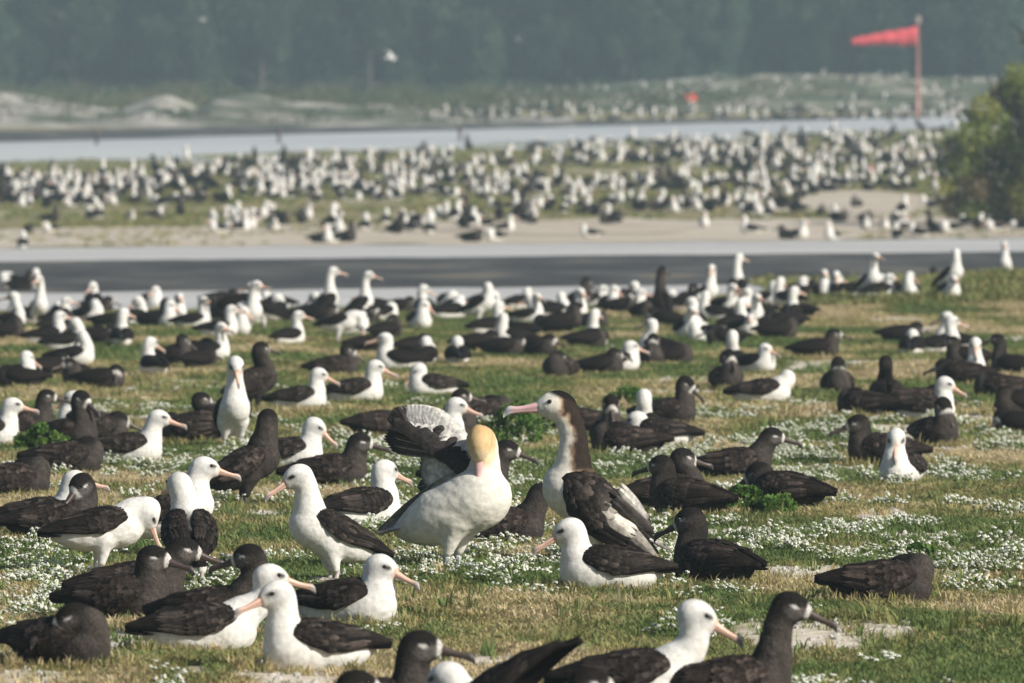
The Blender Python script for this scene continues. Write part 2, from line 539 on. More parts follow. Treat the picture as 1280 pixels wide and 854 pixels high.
def plume_colors(kind, b, h, nz, nf=None, nt=None):
    """b: body-frame coordinates, h: head-frame coordinates (y folded to +)"""
    n = len(b)
    ha = h.copy(); ha[:, 1] = np.abs(ha[:, 1])
    onhead = 1 - smooth(.05, .075, np.sqrt((h ** 2).sum(1)))
    if kind == 'L':
        c = np.tile(WHITE * 1.05, (n, 1))
        top = smooth(.015, .035, b[:, 2]) * np.maximum(1 - smooth(.030, .045, b[:, 0]), (1 - smooth(.060, .078, b[:, 0])) * (1 - smooth(.030, .045, np.abs(b[:, 1])))) * smooth(-.155, -.135, b[:, 0]) * (1 - onhead) * smooth(.0, .02, b[:, 2] - .05 + .30 * np.abs(b[:, 1] - 0) * 0 + .04)
        nk = 1 - smooth(.07, .09, b[:, 2])
        c = c * (1 + .16 * nz[:, None])
        c = mixc(c, DARKW * 1.2, top * nk)
        c = mixc(c, [.40, .40, .41], .55 * blob(ha, (.004, .036, -.006), (.034, .022, .020), .6))
        c = mixc(c, [.22, .21, .21], .6 * blob(ha, (.026, .031, .009), (.020, .02, .012), .6))
        c = mixc(c, [.03, .028, .028], .95 * blob(ha, (.029, .029, .0095), (.0145, .016, .0062), .45))
        c = mixc(c, [.62, .40, .32], blob(ha, (.05, 0, -.004), (.012, .02, .02), .2))
    elif kind == 'B':
        c = np.tile(BROWN, (n, 1))
        c = mixc(c, DARKW * 1.1, smooth(.02, .05, b[:, 2]) * (1 - smooth(.07, .10, b[:, 0])) * (1 - onhead))
        low = smooth(.02, .13, b[:, 0])
        c = mixc(c, BROWN * 2.0, low * .9 * (1 - onhead))
        c = mixc(c, BROWN * 1.5, .6 * (1 - smooth(-.02, .02, b[:, 2])) * (1 - onhead))
        c = c * (1 + .9 * nz[:, None])
        cap_ = onhead * smooth(-.002, .016, ha[:, 2])
        c = mixc(c, DARKW * 1.4, cap_ * .85)
        c = mixc(c, [.13, .118, .11], onhead * .7 * blob(ha, (.022, .03, -.012), (.034, .03, .018), .5))
        ring = smooth(.0405, .0455, ha[:, 0]) * onhead * .85 * (1 - smooth(.020, .030, np.abs(ha[:, 2])))
        c = mixc(c, [.62, .60, .57], ring)
        c = mixc(c, [.60, .58, .56], .9 * blob(ha, (.010, .033, .0025), (.0125, .014, .0042), .4))
    elif kind == 'G':      # white adult with a golden head
        c = np.tile(np.array([.64, .62, .56]), (n, 1))
        hd = 1 - smooth(.062, .088, np.sqrt((h ** 2).sum(1)))
        c = mixc(c, [.60, .43, .22], hd * np.clip(.95 + .5 * nz, 0, 1))
        c = mixc(c, [.47, .30, .14], .7 * hd * smooth(-.01, .05, -h[:, 0]))
        c = mixc(c, [.64, .53, .37], .8 * hd * smooth(.015, .04, h[:, 0]))
        c = mixc(c, [.40, .39, .36], .55 * (1 - smooth(-.17, -.10, b[:, 0])))
    else:                  # young bird: brown hind neck and back, pale face and breast
        c = np.tile(np.array([.70, .67, .60]), (n, 1))
        back = smooth(.0, .04, b[:, 2] - .35 * (b[:, 0] - .02) + .03 * nz)
        bodym = (1 - smooth(.10, .14, b[:, 0] + .3 * b[:, 2] + .03 * nz)) * back
        c = mixc(c, DARKW * 1.5, bodym * (1 - onhead))
        # hind neck: behind the neck line
        onneck = smooth(.10, .22, nt)
        crown = smooth(.016, .030, h[:, 2] - .42 * h[:, 0]) * onhead
        rear = -nf + .5 * nz
        c = mixc(c, [.64, .46, .28], .75 * smooth(-.6, .15, rear) * smooth(.55, .8, nt) * (1 - smooth(.03, .05, h[:, 0])))
        c = mixc(c, [.26, .16, .10], .85 * smooth(-.50, .10, rear + .5 * nz) * onneck)
        c = mixc(c, [.30, .19, .12], .7 * smooth(-.55, .1, rear + .6 * nz) * onneck * (1 - smooth(.35, .5, nt)))
        c = mixc(c, DARKW * 1.7, np.maximum(.95 * smooth(-.22, .28, rear + .4 * nz) * onneck * (1 - onhead * smooth(-.02, .02, h[:, 0])), crown))
    return c

def wing_u(kind_scale=1.0):
    pass

WU = [0, .08, .2, .35, .5, .65, .8, .92, 1.0]
WF = [.70, .86, 1.0, 1.03, .96, .80, .56, .34, .20]
WT = [30, 16, 9, 7, 7, 8, 12, 18, 25]          # upper edge, degrees from the top
WB = [62, 82, 98, 106, 104, 98, 92, 84, 70]    # lower edge

def wing_pt(u, v, lift=0., drop=0.):
    """body-frame point on the outside of the folded (left) wing"""
    u = np.asarray(u, float); v = np.asarray(v, float)
    f = np.interp(u, WU, WF)
    th = np.radians(np.interp(u, WU, WT) * (1 - v) + (np.interp(u, WU, WB) + drop) * v)
    off = .003 + .013 * np.sin(np.pi * np.clip(v, 0, 1)) ** .8 * np.interp(u, [0, .15, .8, 1], [.3, 1, .8, .4]) + lift
    x = .118 - .375 * u
    zc = np.interp(u, [0, .55, 1], [0, .0, .022])
    return np.stack([x, (.092 * f + off) * np.sin(th), zc + (.083 * f + off) * np.cos(th)], -1)

def make_wing(kind, side, seed, detail=True, drop=0., raise_=0.):
    r = np.random.default_rng(seed)
    g = Geo()
    nu, nv = (22, 9) if detail else (12, 6)
    if kind == 'L': drop = drop - 14
    U, V = np.meshgrid(np.linspace(0, 1, nu), np.linspace(0, 1, nv), indexing='ij')
    base = DARKW * np.array([1.35, 1.25, 1.18]) if kind != 'B' else DARKW * np.array([1.55, 1.36, 1.26])
    def colr(u, v, k=1.0):
        c = base * k
        if kind == 'S':
            w = smooth(.38, .50, u) * (1 - smooth(.74, .86, u)) * smooth(.26, .36, v) * (1 - smooth(.52, .64, v))
            c = c * 1.3 * (1 - w) + np.array([.60, .56, .50]) * w
        return c
    out = wing_pt(U, V, 0, drop)
    inn = wing_pt(U, V, -.012, drop)
    cols = np.array([[colr(U[i, j], V[i, j]) for j in range(nv)] for i in range(nu)])
    g.grid(out, cols); g.grid(inn[:, ::-1], cols[:, ::-1])
    idx = np.arange(nu * nv).reshape(nu, nv)
    ring = np.concatenate([idx[:, 0], idx[-1, 1:], idx[::-1, -1][1:], idx[0, ::-1][1:]])
    idx2 = nu * nv + np.arange(nu * nv).reshape(nu, nv)[:, ::-1]
    ring2 = np.concatenate([idx2[:, 0], idx2[-1, 1:], idx2[::-1, -1][1:], idx2[0, ::-1][1:]])
    g.q.append(np.stack([ring[:-1], ring2[:-1], ring2[1:], ring[1:]], -1))
    if detail:
        a = np.linspace(0, 1, 6); bb = np.linspace(-1, 1, 3)
        def feather(u0, v0, L, W, dv, k, liftend=.007, tip=None):
            uu = u0 + a[:, None] * L + 0 * bb[None]
            w = W * np.sqrt(np.clip(np.sin(np.pi * (a * .80 + .10)), 0, 1)) * np.where(a > .95, .45, 1)
            vv = v0 + dv * a[:, None] + w[:, None] * bb[None]
            lift = .0012 + liftend * a[:, None] ** 1.3 - .003 * np.abs(bb)[None] + .0
            P = wing_pt(np.clip(uu, 0, 1.04), np.clip(vv, -.04, 1.06), lift, drop)
            c0 = colr(u0 + L * .5, v0, k)
            edge = 1 + .6 * (a[:, None] > .75) * 1.0 + .45 * np.abs(bb)[None]
            C = c0[None, None, :] * edge[..., None] if c0.mean() < .2 else c0[None, None, :] * (1 - .5 * (a[:, None, None] > .9) * np.ones((1, 3, 1)))
            g.grid(P, np.clip(C, 0, .9))
        # shoulder and covert rows
        for row, (u0, nf, L) in enumerate([(.02, 7, .085), (.065, 8, .09), (.115, 9, .095), (.165, 9, .10), (.22, 10, .11), (.28, 10, .12), (.345, 10, .14)]):
            for i in range(nf):
                v0 = (i + .5 + .35 * (row % 2) + r.uniform(-.12, .12)) / (nf + .2)
                feather(u0 + r.uniform(-.012, .012) + .02 * math.sin(v0 * 3), min(v0, .98), L * r.uniform(.85, 1.1), .068, r.uniform(-.02, .02), r.uniform(.5, 2.1) + 2.0 * (r.uniform() < .15), .0045)
        # secondaries, then long primaries towards the tip
        for i in range(9):
            v0 = (i + .5) / 9.2
            feather(.44 + .05 * v0 + r.uniform(-.01, .01), v0, .26 + r.uniform(-.03, .03), .062, -.02, r.uniform(.5, 2.4) + 2.2 * (r.uniform() < .18), .007)
        for i in range(6):
            v0 = .25 + .11 * i
            feather(.60 + .02 * i, v0, .40 - .025 * i + r.uniform(-.01, .01), .085, -.04, r.uniform(.7, 1.5), .006)
    V_ = np.concatenate(g.v)
    if raise_:
        pv = np.array([.09, .05, .03])
        V_ = (V_ - pv) @ roty(R(raise_)).T + pv
        V_ = (V_ - pv) @ rotz(R(-abs(raise_) * .35)).T + pv
    if side < 0:
        V_ = V_ * np.array([1, -1, 1])
    q = np.concatenate(g.q)
    if side < 0: q = q[:, ::-1]
    return V_, q, np.concatenate(g.c)

def bill_geo(kind, Lb, gape=0.0):
    t = np.array([0, .12, .3, .5, .68, .8, .88, .95, 1.0])
    top = np.array([.0115, .0105, .0075, .0045, .0038, .0055, .0060, .0015, -.0100]) - .0035
    bot = np.array([-.0150, -.0145, -.0130, -.0118, -.0115, -.0128, -.0142, -.0165, -.0185]) - .001
    hw = np.array([.0135, .0128, .0108, .0088, .0078, .0076, .0068, .0045, .0018])
    k = {'G': 1.25, 'S': 1.45, 'B': 1.28}.get(kind, 1.26)
    top, bot, hw = top * k, bot * k, hw * k
    x = .036 + Lb * t
    n = 12
    ang = np.linspace(0, 2 * np.pi, n, endpoint=False)
    mid = (top + bot) / 2 + .001; hz = (top - bot) / 2
    P = np.zeros((len(t), n, 3))
    ca, sa_ = np.cos(ang), np.sin(ang)
    # squarish section, pinched along the cutting edge
    sx = np.sign(ca) * np.abs(ca) ** .8; sz = np.sign(sa_) * np.abs(sa_) ** .9
    pin = 1 - .12 * (np.abs(sa_) < .1)
    P[..., 0] = x[:, None]
    P[..., 1] = hw[:, None] * (sx * pin)[None]
    P[..., 2] = mid[:, None] + hz[:, None] * sz[None]
    tilt = math.tan(R(7)); P[..., 2] -= tilt * (P[..., 0] - .036)
    if kind == 'L': c0, c1 = np.array([.68, .44, .345]), np.array([.33, .30, .29])
    elif kind == 'B': c0, c1 = np.array([.075, .052, .045]), np.array([.055, .048, .046])
    else: c0, c1 = np.array([.66, .42, .43]), np.array([.48, .52, .55])
    m = smooth(.70, .92, t)[:, None, None]
    C = (c0 * (1 - m) + c1 * m) * np.ones((1, n, 1))
    edge = (np.abs(sa_) < .1)[None, :, None]
    C = np.where(edge, C * .55, C)
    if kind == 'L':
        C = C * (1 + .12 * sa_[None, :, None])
    g = Geo(); g.grid(P, C, close=True)
    g.add([P[-1].mean(0)], c=c1); kx = g.n - 1; b0 = (len(t) - 1) * n
    g.t.append(np.array([[kx, b0 + i, b0 + (i + 1) % n] for i in range(n)]))
    return g

_ico = None
def sphere_geo(r, c, color, n=10):
    th = np.linspace(0, np.pi, n // 2 + 2); ph = np.linspace(0, 2 * np.pi, n, endpoint=False)
    P = np.stack([np.sin(th)[:, None] * np.cos(ph)[None], np.sin(th)[:, None] * np.sin(ph)[None], np.cos(th)[:, None] * np.ones((1, n))], -1)
    g = Geo(); g.grid(np.asarray(c) + P * np.asarray(r), color, close=True)
    return g

def make_bird(kind, stand=False, pitch=None, head=None, hyaw=0., hpitch=-8., hroll=0., drop=0., wraise=0., h=.0075, detail=True, seed=0, fat=1.0, tail_up=0., single=False, legs=True, wings=True, zc=None, neck=None, nw=1.0, plump=1.0):
    """Builds the part meshes of one albatross in its own frame: x forward, y left, z up, ground at z = 0.
    head: (forward, left, up) of the head centre from the body centre."""
    HK = {'G': .93, 'S': 1.10}.get(kind, HK_ALL)
    if pitch is None: pitch = 24 if stand else 5
    if head is None: head = (.12, 0, .215) if stand else (.115, 0, .125)
    if zc is None: zc = .178 if stand else .074
    Rb = roty(-R(pitch))                       # body -> bird
    c = np.array([0, 0, zc])
    H = c + np.array(head)
    Rh = rotz(R(hyaw)) @ roty(-R(hpitch)) @ rotx(R(hroll))
    sy, sz = (plump, plump) if stand else (1.06 * fat, 1.06)
    P0 = c + Rb @ np.array([.085, 0, .022]); 
    P1 = P0 + Rb @ np.array([.050, 0, .045])
    P3 = H + Rh @ np.array([-.012, 0, -.010])
    dn = np.array([0, 0, -1.0])
    back = Rh @ np.array([-1.0, 0, -.2])
    dist = np.linalg.norm(P3 - P0)
    P2 = P3 + (dn * .55 + back * .45) * .42 * dist if neck is None else c + np.array(neck)
    ts = np.linspace(0, 1, 9)
    neckp = np.array([(1 - t) ** 3 * P0 + 3 * (1 - t) ** 2 * t * P1 + 3 * (1 - t) * t * t * P2 + t ** 3 * P3 for t in ts])
    nr = np.interp(ts, [0, .25, .5, .75, 1], ([.064, .051, .0380, .0345, .0345] if kind == 'L' else [.066, .054, .0415, .037, .036])) * nw
    big = 1.0
    RbT = Rb.astype(np.float32); RhT = Rh.astype(np.float32)
    cf = c.astype(np.float32); Hf = H.astype(np.float32)
    thigh = []
    if stand:
        for s in (-1, 1):
            thigh.append((c + Rb @ np.array([-.01, s * .045, -.045]), np.array([-.012, s * .045, .055]) + [c[0], 0, 0]))
    def f(p):
        q = (p - cf) @ RbT
        q = q / np.array([1, sy, sz], np.float32)
        d = ell(q, (-.01, 0, 0), (.165, .083, .074))
        d = smin(d, ell(q, (.075, 0, -.004), (.085, .074, .073)), .04)
        d = smin(d, cap(q, (-.08, 0, .0), (-.190, 0, .012), .052, .017), .04)
        for (a, b_, ra, rb) in zip(neckp[:-1], neckp[1:], nr[:-1], nr[1:]):
            d = smin(d, cap(p, a, b_, ra, rb), .022)
        k = (p - Hf) @ RhT
        k = k / HK
        hd = ell(k, (0, 0, .001), (.050, .0375, .0385) if kind != 'G' else (.055, .0345, .0385))
        hd = smin(hd, cap(k, (.0, 0, .0), (.042, 0, -.006), .030, .0165), .02)
        hd = smin(hd, cap(k, (-.005, 0, -.012), (.036, 0, -.011), .026, .014), .015)
        d = smin(d, hd * HK, .020)
        for a, b_ in thigh:
            d = smin(d, cap(p, a, b_, .036, .015), .03)
        if single:
            for s in (-1, 1):
                d = smin(d, cap(q, (.03, s * .045, .035), (-.27, s * .012, .03), .05, .012), .02)
        return d
    allp = np.concatenate([neckp, [H, c]])
    ends = np.array([c + Rb @ np.array([-.28, 0, .02]), c + Rb @ np.array([.18, 0, 0]), c + Rb @ np.array([-.15, 0, -.08]), c + Rb @ np.array([.1, 0, -.09])])
    lo = np.minimum(np.minimum(allp.min(0) - .075, ends.min(0) - .02), [0, -.12, 0]); hi = np.maximum(np.maximum(allp.max(0) + .075, ends.max(0) + .02), [0, .12, 0])
    lo[2] = max(lo[2], -.02)
    lo[2] = min(lo[2], c[2] - .10)
    V, Q = surface_net(f, lo, hi, h)
    if not single and detail:
        e = h * .5; d0 = f(V.astype(np.float32))
        gn = np.stack([f((V + np.eye(3)[i] * e).astype(np.float32)) - d0 for i in range(3)], -1); gn /= np.linalg.norm(gn, axis=1, keepdims=True) + 1e-9
        am = .0055 * smooth(.05, .10, np.linalg.norm(V - H, axis=1))
        ru = fbm(V[:, 0] * 30 + V[:, 1] * 23, V[:, 2] * 48 - V[:, 1] * 17, seed + 5, 3) - .5
        V = V + gn * (am * ru)[:, None]
    bc = (V - c) @ Rb; hc = (V - H) @ Rh / HK
    nz = fbm(V[:, 0] * 60 + V[:, 2] * 13, V[:, 1] * 60 + V[:, 2] * 45, seed, 3) - .5
    nf = nt = None
    if kind == 'S':
        tt_ = np.linspace(0, 1, 50)[:, None]
        npts = (1 - tt_) ** 3 * P0 + 3 * (1 - tt_) ** 2 * tt_ * P1 + 3 * (1 - tt_) * tt_ ** 2 * P2 + tt_ ** 3 * P3
        ii = ((V[:, None, :] - npts[None]) ** 2).sum(-1).argmin(1)
        nt = tt_[ii, 0]; nf = (V[:, 0] - npts[ii, 0]) / np.interp(nt, ts, nr)
    C = plume_colors(kind, bc, hc, nz, nf, nt)
    if single:
        top = smooth(.012, .03, bc[:, 2] + .3 * np.abs(bc[:, 1])) * (1 - smooth(.05, .08, bc[:, 0])) * (1 - smooth(.09, .11, bc[:, 2]))
        side = smooth(.055, .075, np.abs(bc[:, 1])) * smooth(-.03, -.01, bc[:, 2]) * (1 - smooth(.06, .09, bc[:, 0]))
        C = mixc(C, DARKW, np.maximum(top, side))
        g = bill_geo(kind, .105)
        bv = np.concatenate(g.v) * HK @ Rh.T + H
        n0 = len(V)
        return dict(body=mesh_from('body', np.concatenate([V, bv]), [Q, np.concatenate(g.q) + n0, np.concatenate(g.t) + n0], M_FAR, np.concatenate([C, np.concatenate(g.c)])))
    parts = {'body': mesh_from('body', V, Q, M_PLUME_DARK if kind == 'B' else M_PLUME, C)}
    if wings:
        for s, nm in ((1, 'wing_l'), (-1, 'wing_r')):
            if wings == 'left' and s < 0 or wings == 'right' and s > 0: continue
            wv, wq, wc = make_wing(kind, s, seed * 7 + s + 3, detail, drop, wraise)
            wv = wv * np.array([1, sy, sz])
            parts[nm] = mesh_from('wing', wv @ Rb.T + c, wq, M_WING, wc)
    # tail: a rounded fan of a dozen feathers
    g = Geo()
    for i in range(9):
        a = (i - 4) / 4.0
        ln = .115 - .018 * abs(a)
        ang = a * R(17)
        bx = np.array([-.145, a * .018, .012 - .004 * abs(a) + .0006 * i])
        d = np.array([-math.cos(ang), math.sin(ang) * 1.0, .10 + tail_up]); d /= np.linalg.norm(d)
        sd = np.array([-d[1], d[0], 0]); 
        tt = np.linspace(0, 1, 5)
        w = .013 * np.array([.7, 1, 1.1, 1.0, .5])
        P = bx + d * (tt * ln)[:, None]
        PP = np.stack([P - sd * w[:, None], P + np.array([0, 0, .0035]), P + sd * w[:, None]], 1)
        PB = PP - np.array([0, 0, .003])
        if kind == 'L': cc = [np.array([.55, .54, .5])] * 2 + [DARKW * 1.3] * 3
        elif kind in 'GS': cc = [np.array([.6, .58, .54])] * 3 + [np.array([.20, .18, .16])] * 2
        else: cc = [DARKW * 1.3] * 5
        CC = np.array(cc)[:, None, :] * np.ones((1, 3, 1))
        g.grid(PP, CC); g.grid(PB[:, ::-1], CC)
    tv = np.concatenate(g.v) @ Rb.T + c
    parts['tail'] = mesh_from('tail', tv, np.concatenate(g.q), M_WING, np.concatenate(g.c))
    g = bill_geo(kind, .106 if kind in 'GS' else .104)
    parts['bill'] = mesh_from('bill', np.concatenate(g.v) * HK @ Rh.T + H, [np.concatenate(g.q), np.concatenate(g.t)], M_BILL, np.concatenate(g.c))
    for s, nm in ((1, 'eye_l'), (-1, 'eye_r')):
        g = sphere_geo((.0062, .0040, .0062), (.0225, s * (.0335 if kind != 'G' else .0285), .0105 if kind != 'G' else -.017), (.012, .010, .009))
        parts[nm] = mesh_from('eye', np.concatenate(g.v) * HK @ Rh.T + H, np.concatenate(g.q), M_EYE, np.concatenate(g.c))
    if stand and legs:
        for s, nm in ((1, 'leg_l'), (-1, 'leg_r')):
            lc = {'B': np.array([.055, .048, .046]), 'L': np.array([.42, .36, .36])}.get(kind, np.array([.38, .40, .44]))
            g = Geo()
            g.tube([(-.012, s * .045, .075), (-.020, s * .045, .045), (-.010, s * .045, .008)], [.0095, .0085, .0085], 8, lc)
            parts[nm] = g.mesh('leg', M_LEG)
            g = Geo()
            toes = [(.085, .040 * s + s * .045), (.095, s * .045), (.078, s * .045 - .040 * s)]
            heel = np.array([-.015, s * .045, .010])
            for tx, ty in toes:
                g.tube([heel, heel * .5 + np.array([tx, ty, .020]) * .5, (tx, ty, .005)], [.008, .0065, .005], 6, lc)
            g.add([heel, (toes[0][0], toes[0][1], .006), (toes[1][0] - .012, toes[1][1], .007), (toes[2][0], toes[2][1], .006)], t=[(0, 1, 2), (0, 2, 3)], c=lc * .8)
            parts['foot' + nm[-2:]] = g.mesh('foot', M_LEG)
    return parts

PART_NAME = {'wing_l': 'wing', 'wing_r': 'wing', 'eye_l': 'eye', 'eye_r': 'eye', 'leg_l': 'leg', 'leg_r': 'leg'}
SPECIES = {'L': 'laysan_albatross', 'B': 'black_footed_albatross', 'G': 'short_tailed_albatross', 'S': 'short_tailed_albatross'}

def place_bird(parts, kind, loc, face, label, group=None, s=1.0):
    root = empty(SPECIES[kind], loc, R(face), s)
    tag(root, label, 'albatross', group)
    legs = {}
    for k, me in parts.items():
        if k.startswith('foot'): continue
        o = obj(PART_NAME.get(k, k), me, root)
        if k.startswith('leg'): legs[k[-2:]] = o
    for k, me in parts.items():
        if k.startswith('foot'): obj('foot', me, legs[k[-2:]])
    return root

# Pose library -----------------------------------------------------------
def pose(name, **kw):
    P = dict(
        sit=dict(),
        high=dict(head=(.105, 0, .185), hpitch=-6),
        low=dict(head=(.135, 0, .085), hpitch=-12),
        hunch=dict(head=(.115, 0, .065), hpitch=-15, pitch=2),
        sleep=dict(head=(.045, .028, .074), hyaw=168, hpitch=-24, neck=(.142, .0, .088), pitch=2, nw=.92, zc=.066),
        stand=dict(stand=True),
        tall=dict(stand=True, head=(.10, 0, .275), pitch=32, hpitch=-4),
        bow=dict(stand=True, head=(.20, 0, -.02), hpitch=-70, pitch=10, neck=(.24, 0, .10)),
        preen=dict(head=(.115, .05, .115), hyaw=120, hpitch=-45),
    )[name].copy()
    P.update(kw)
    return P

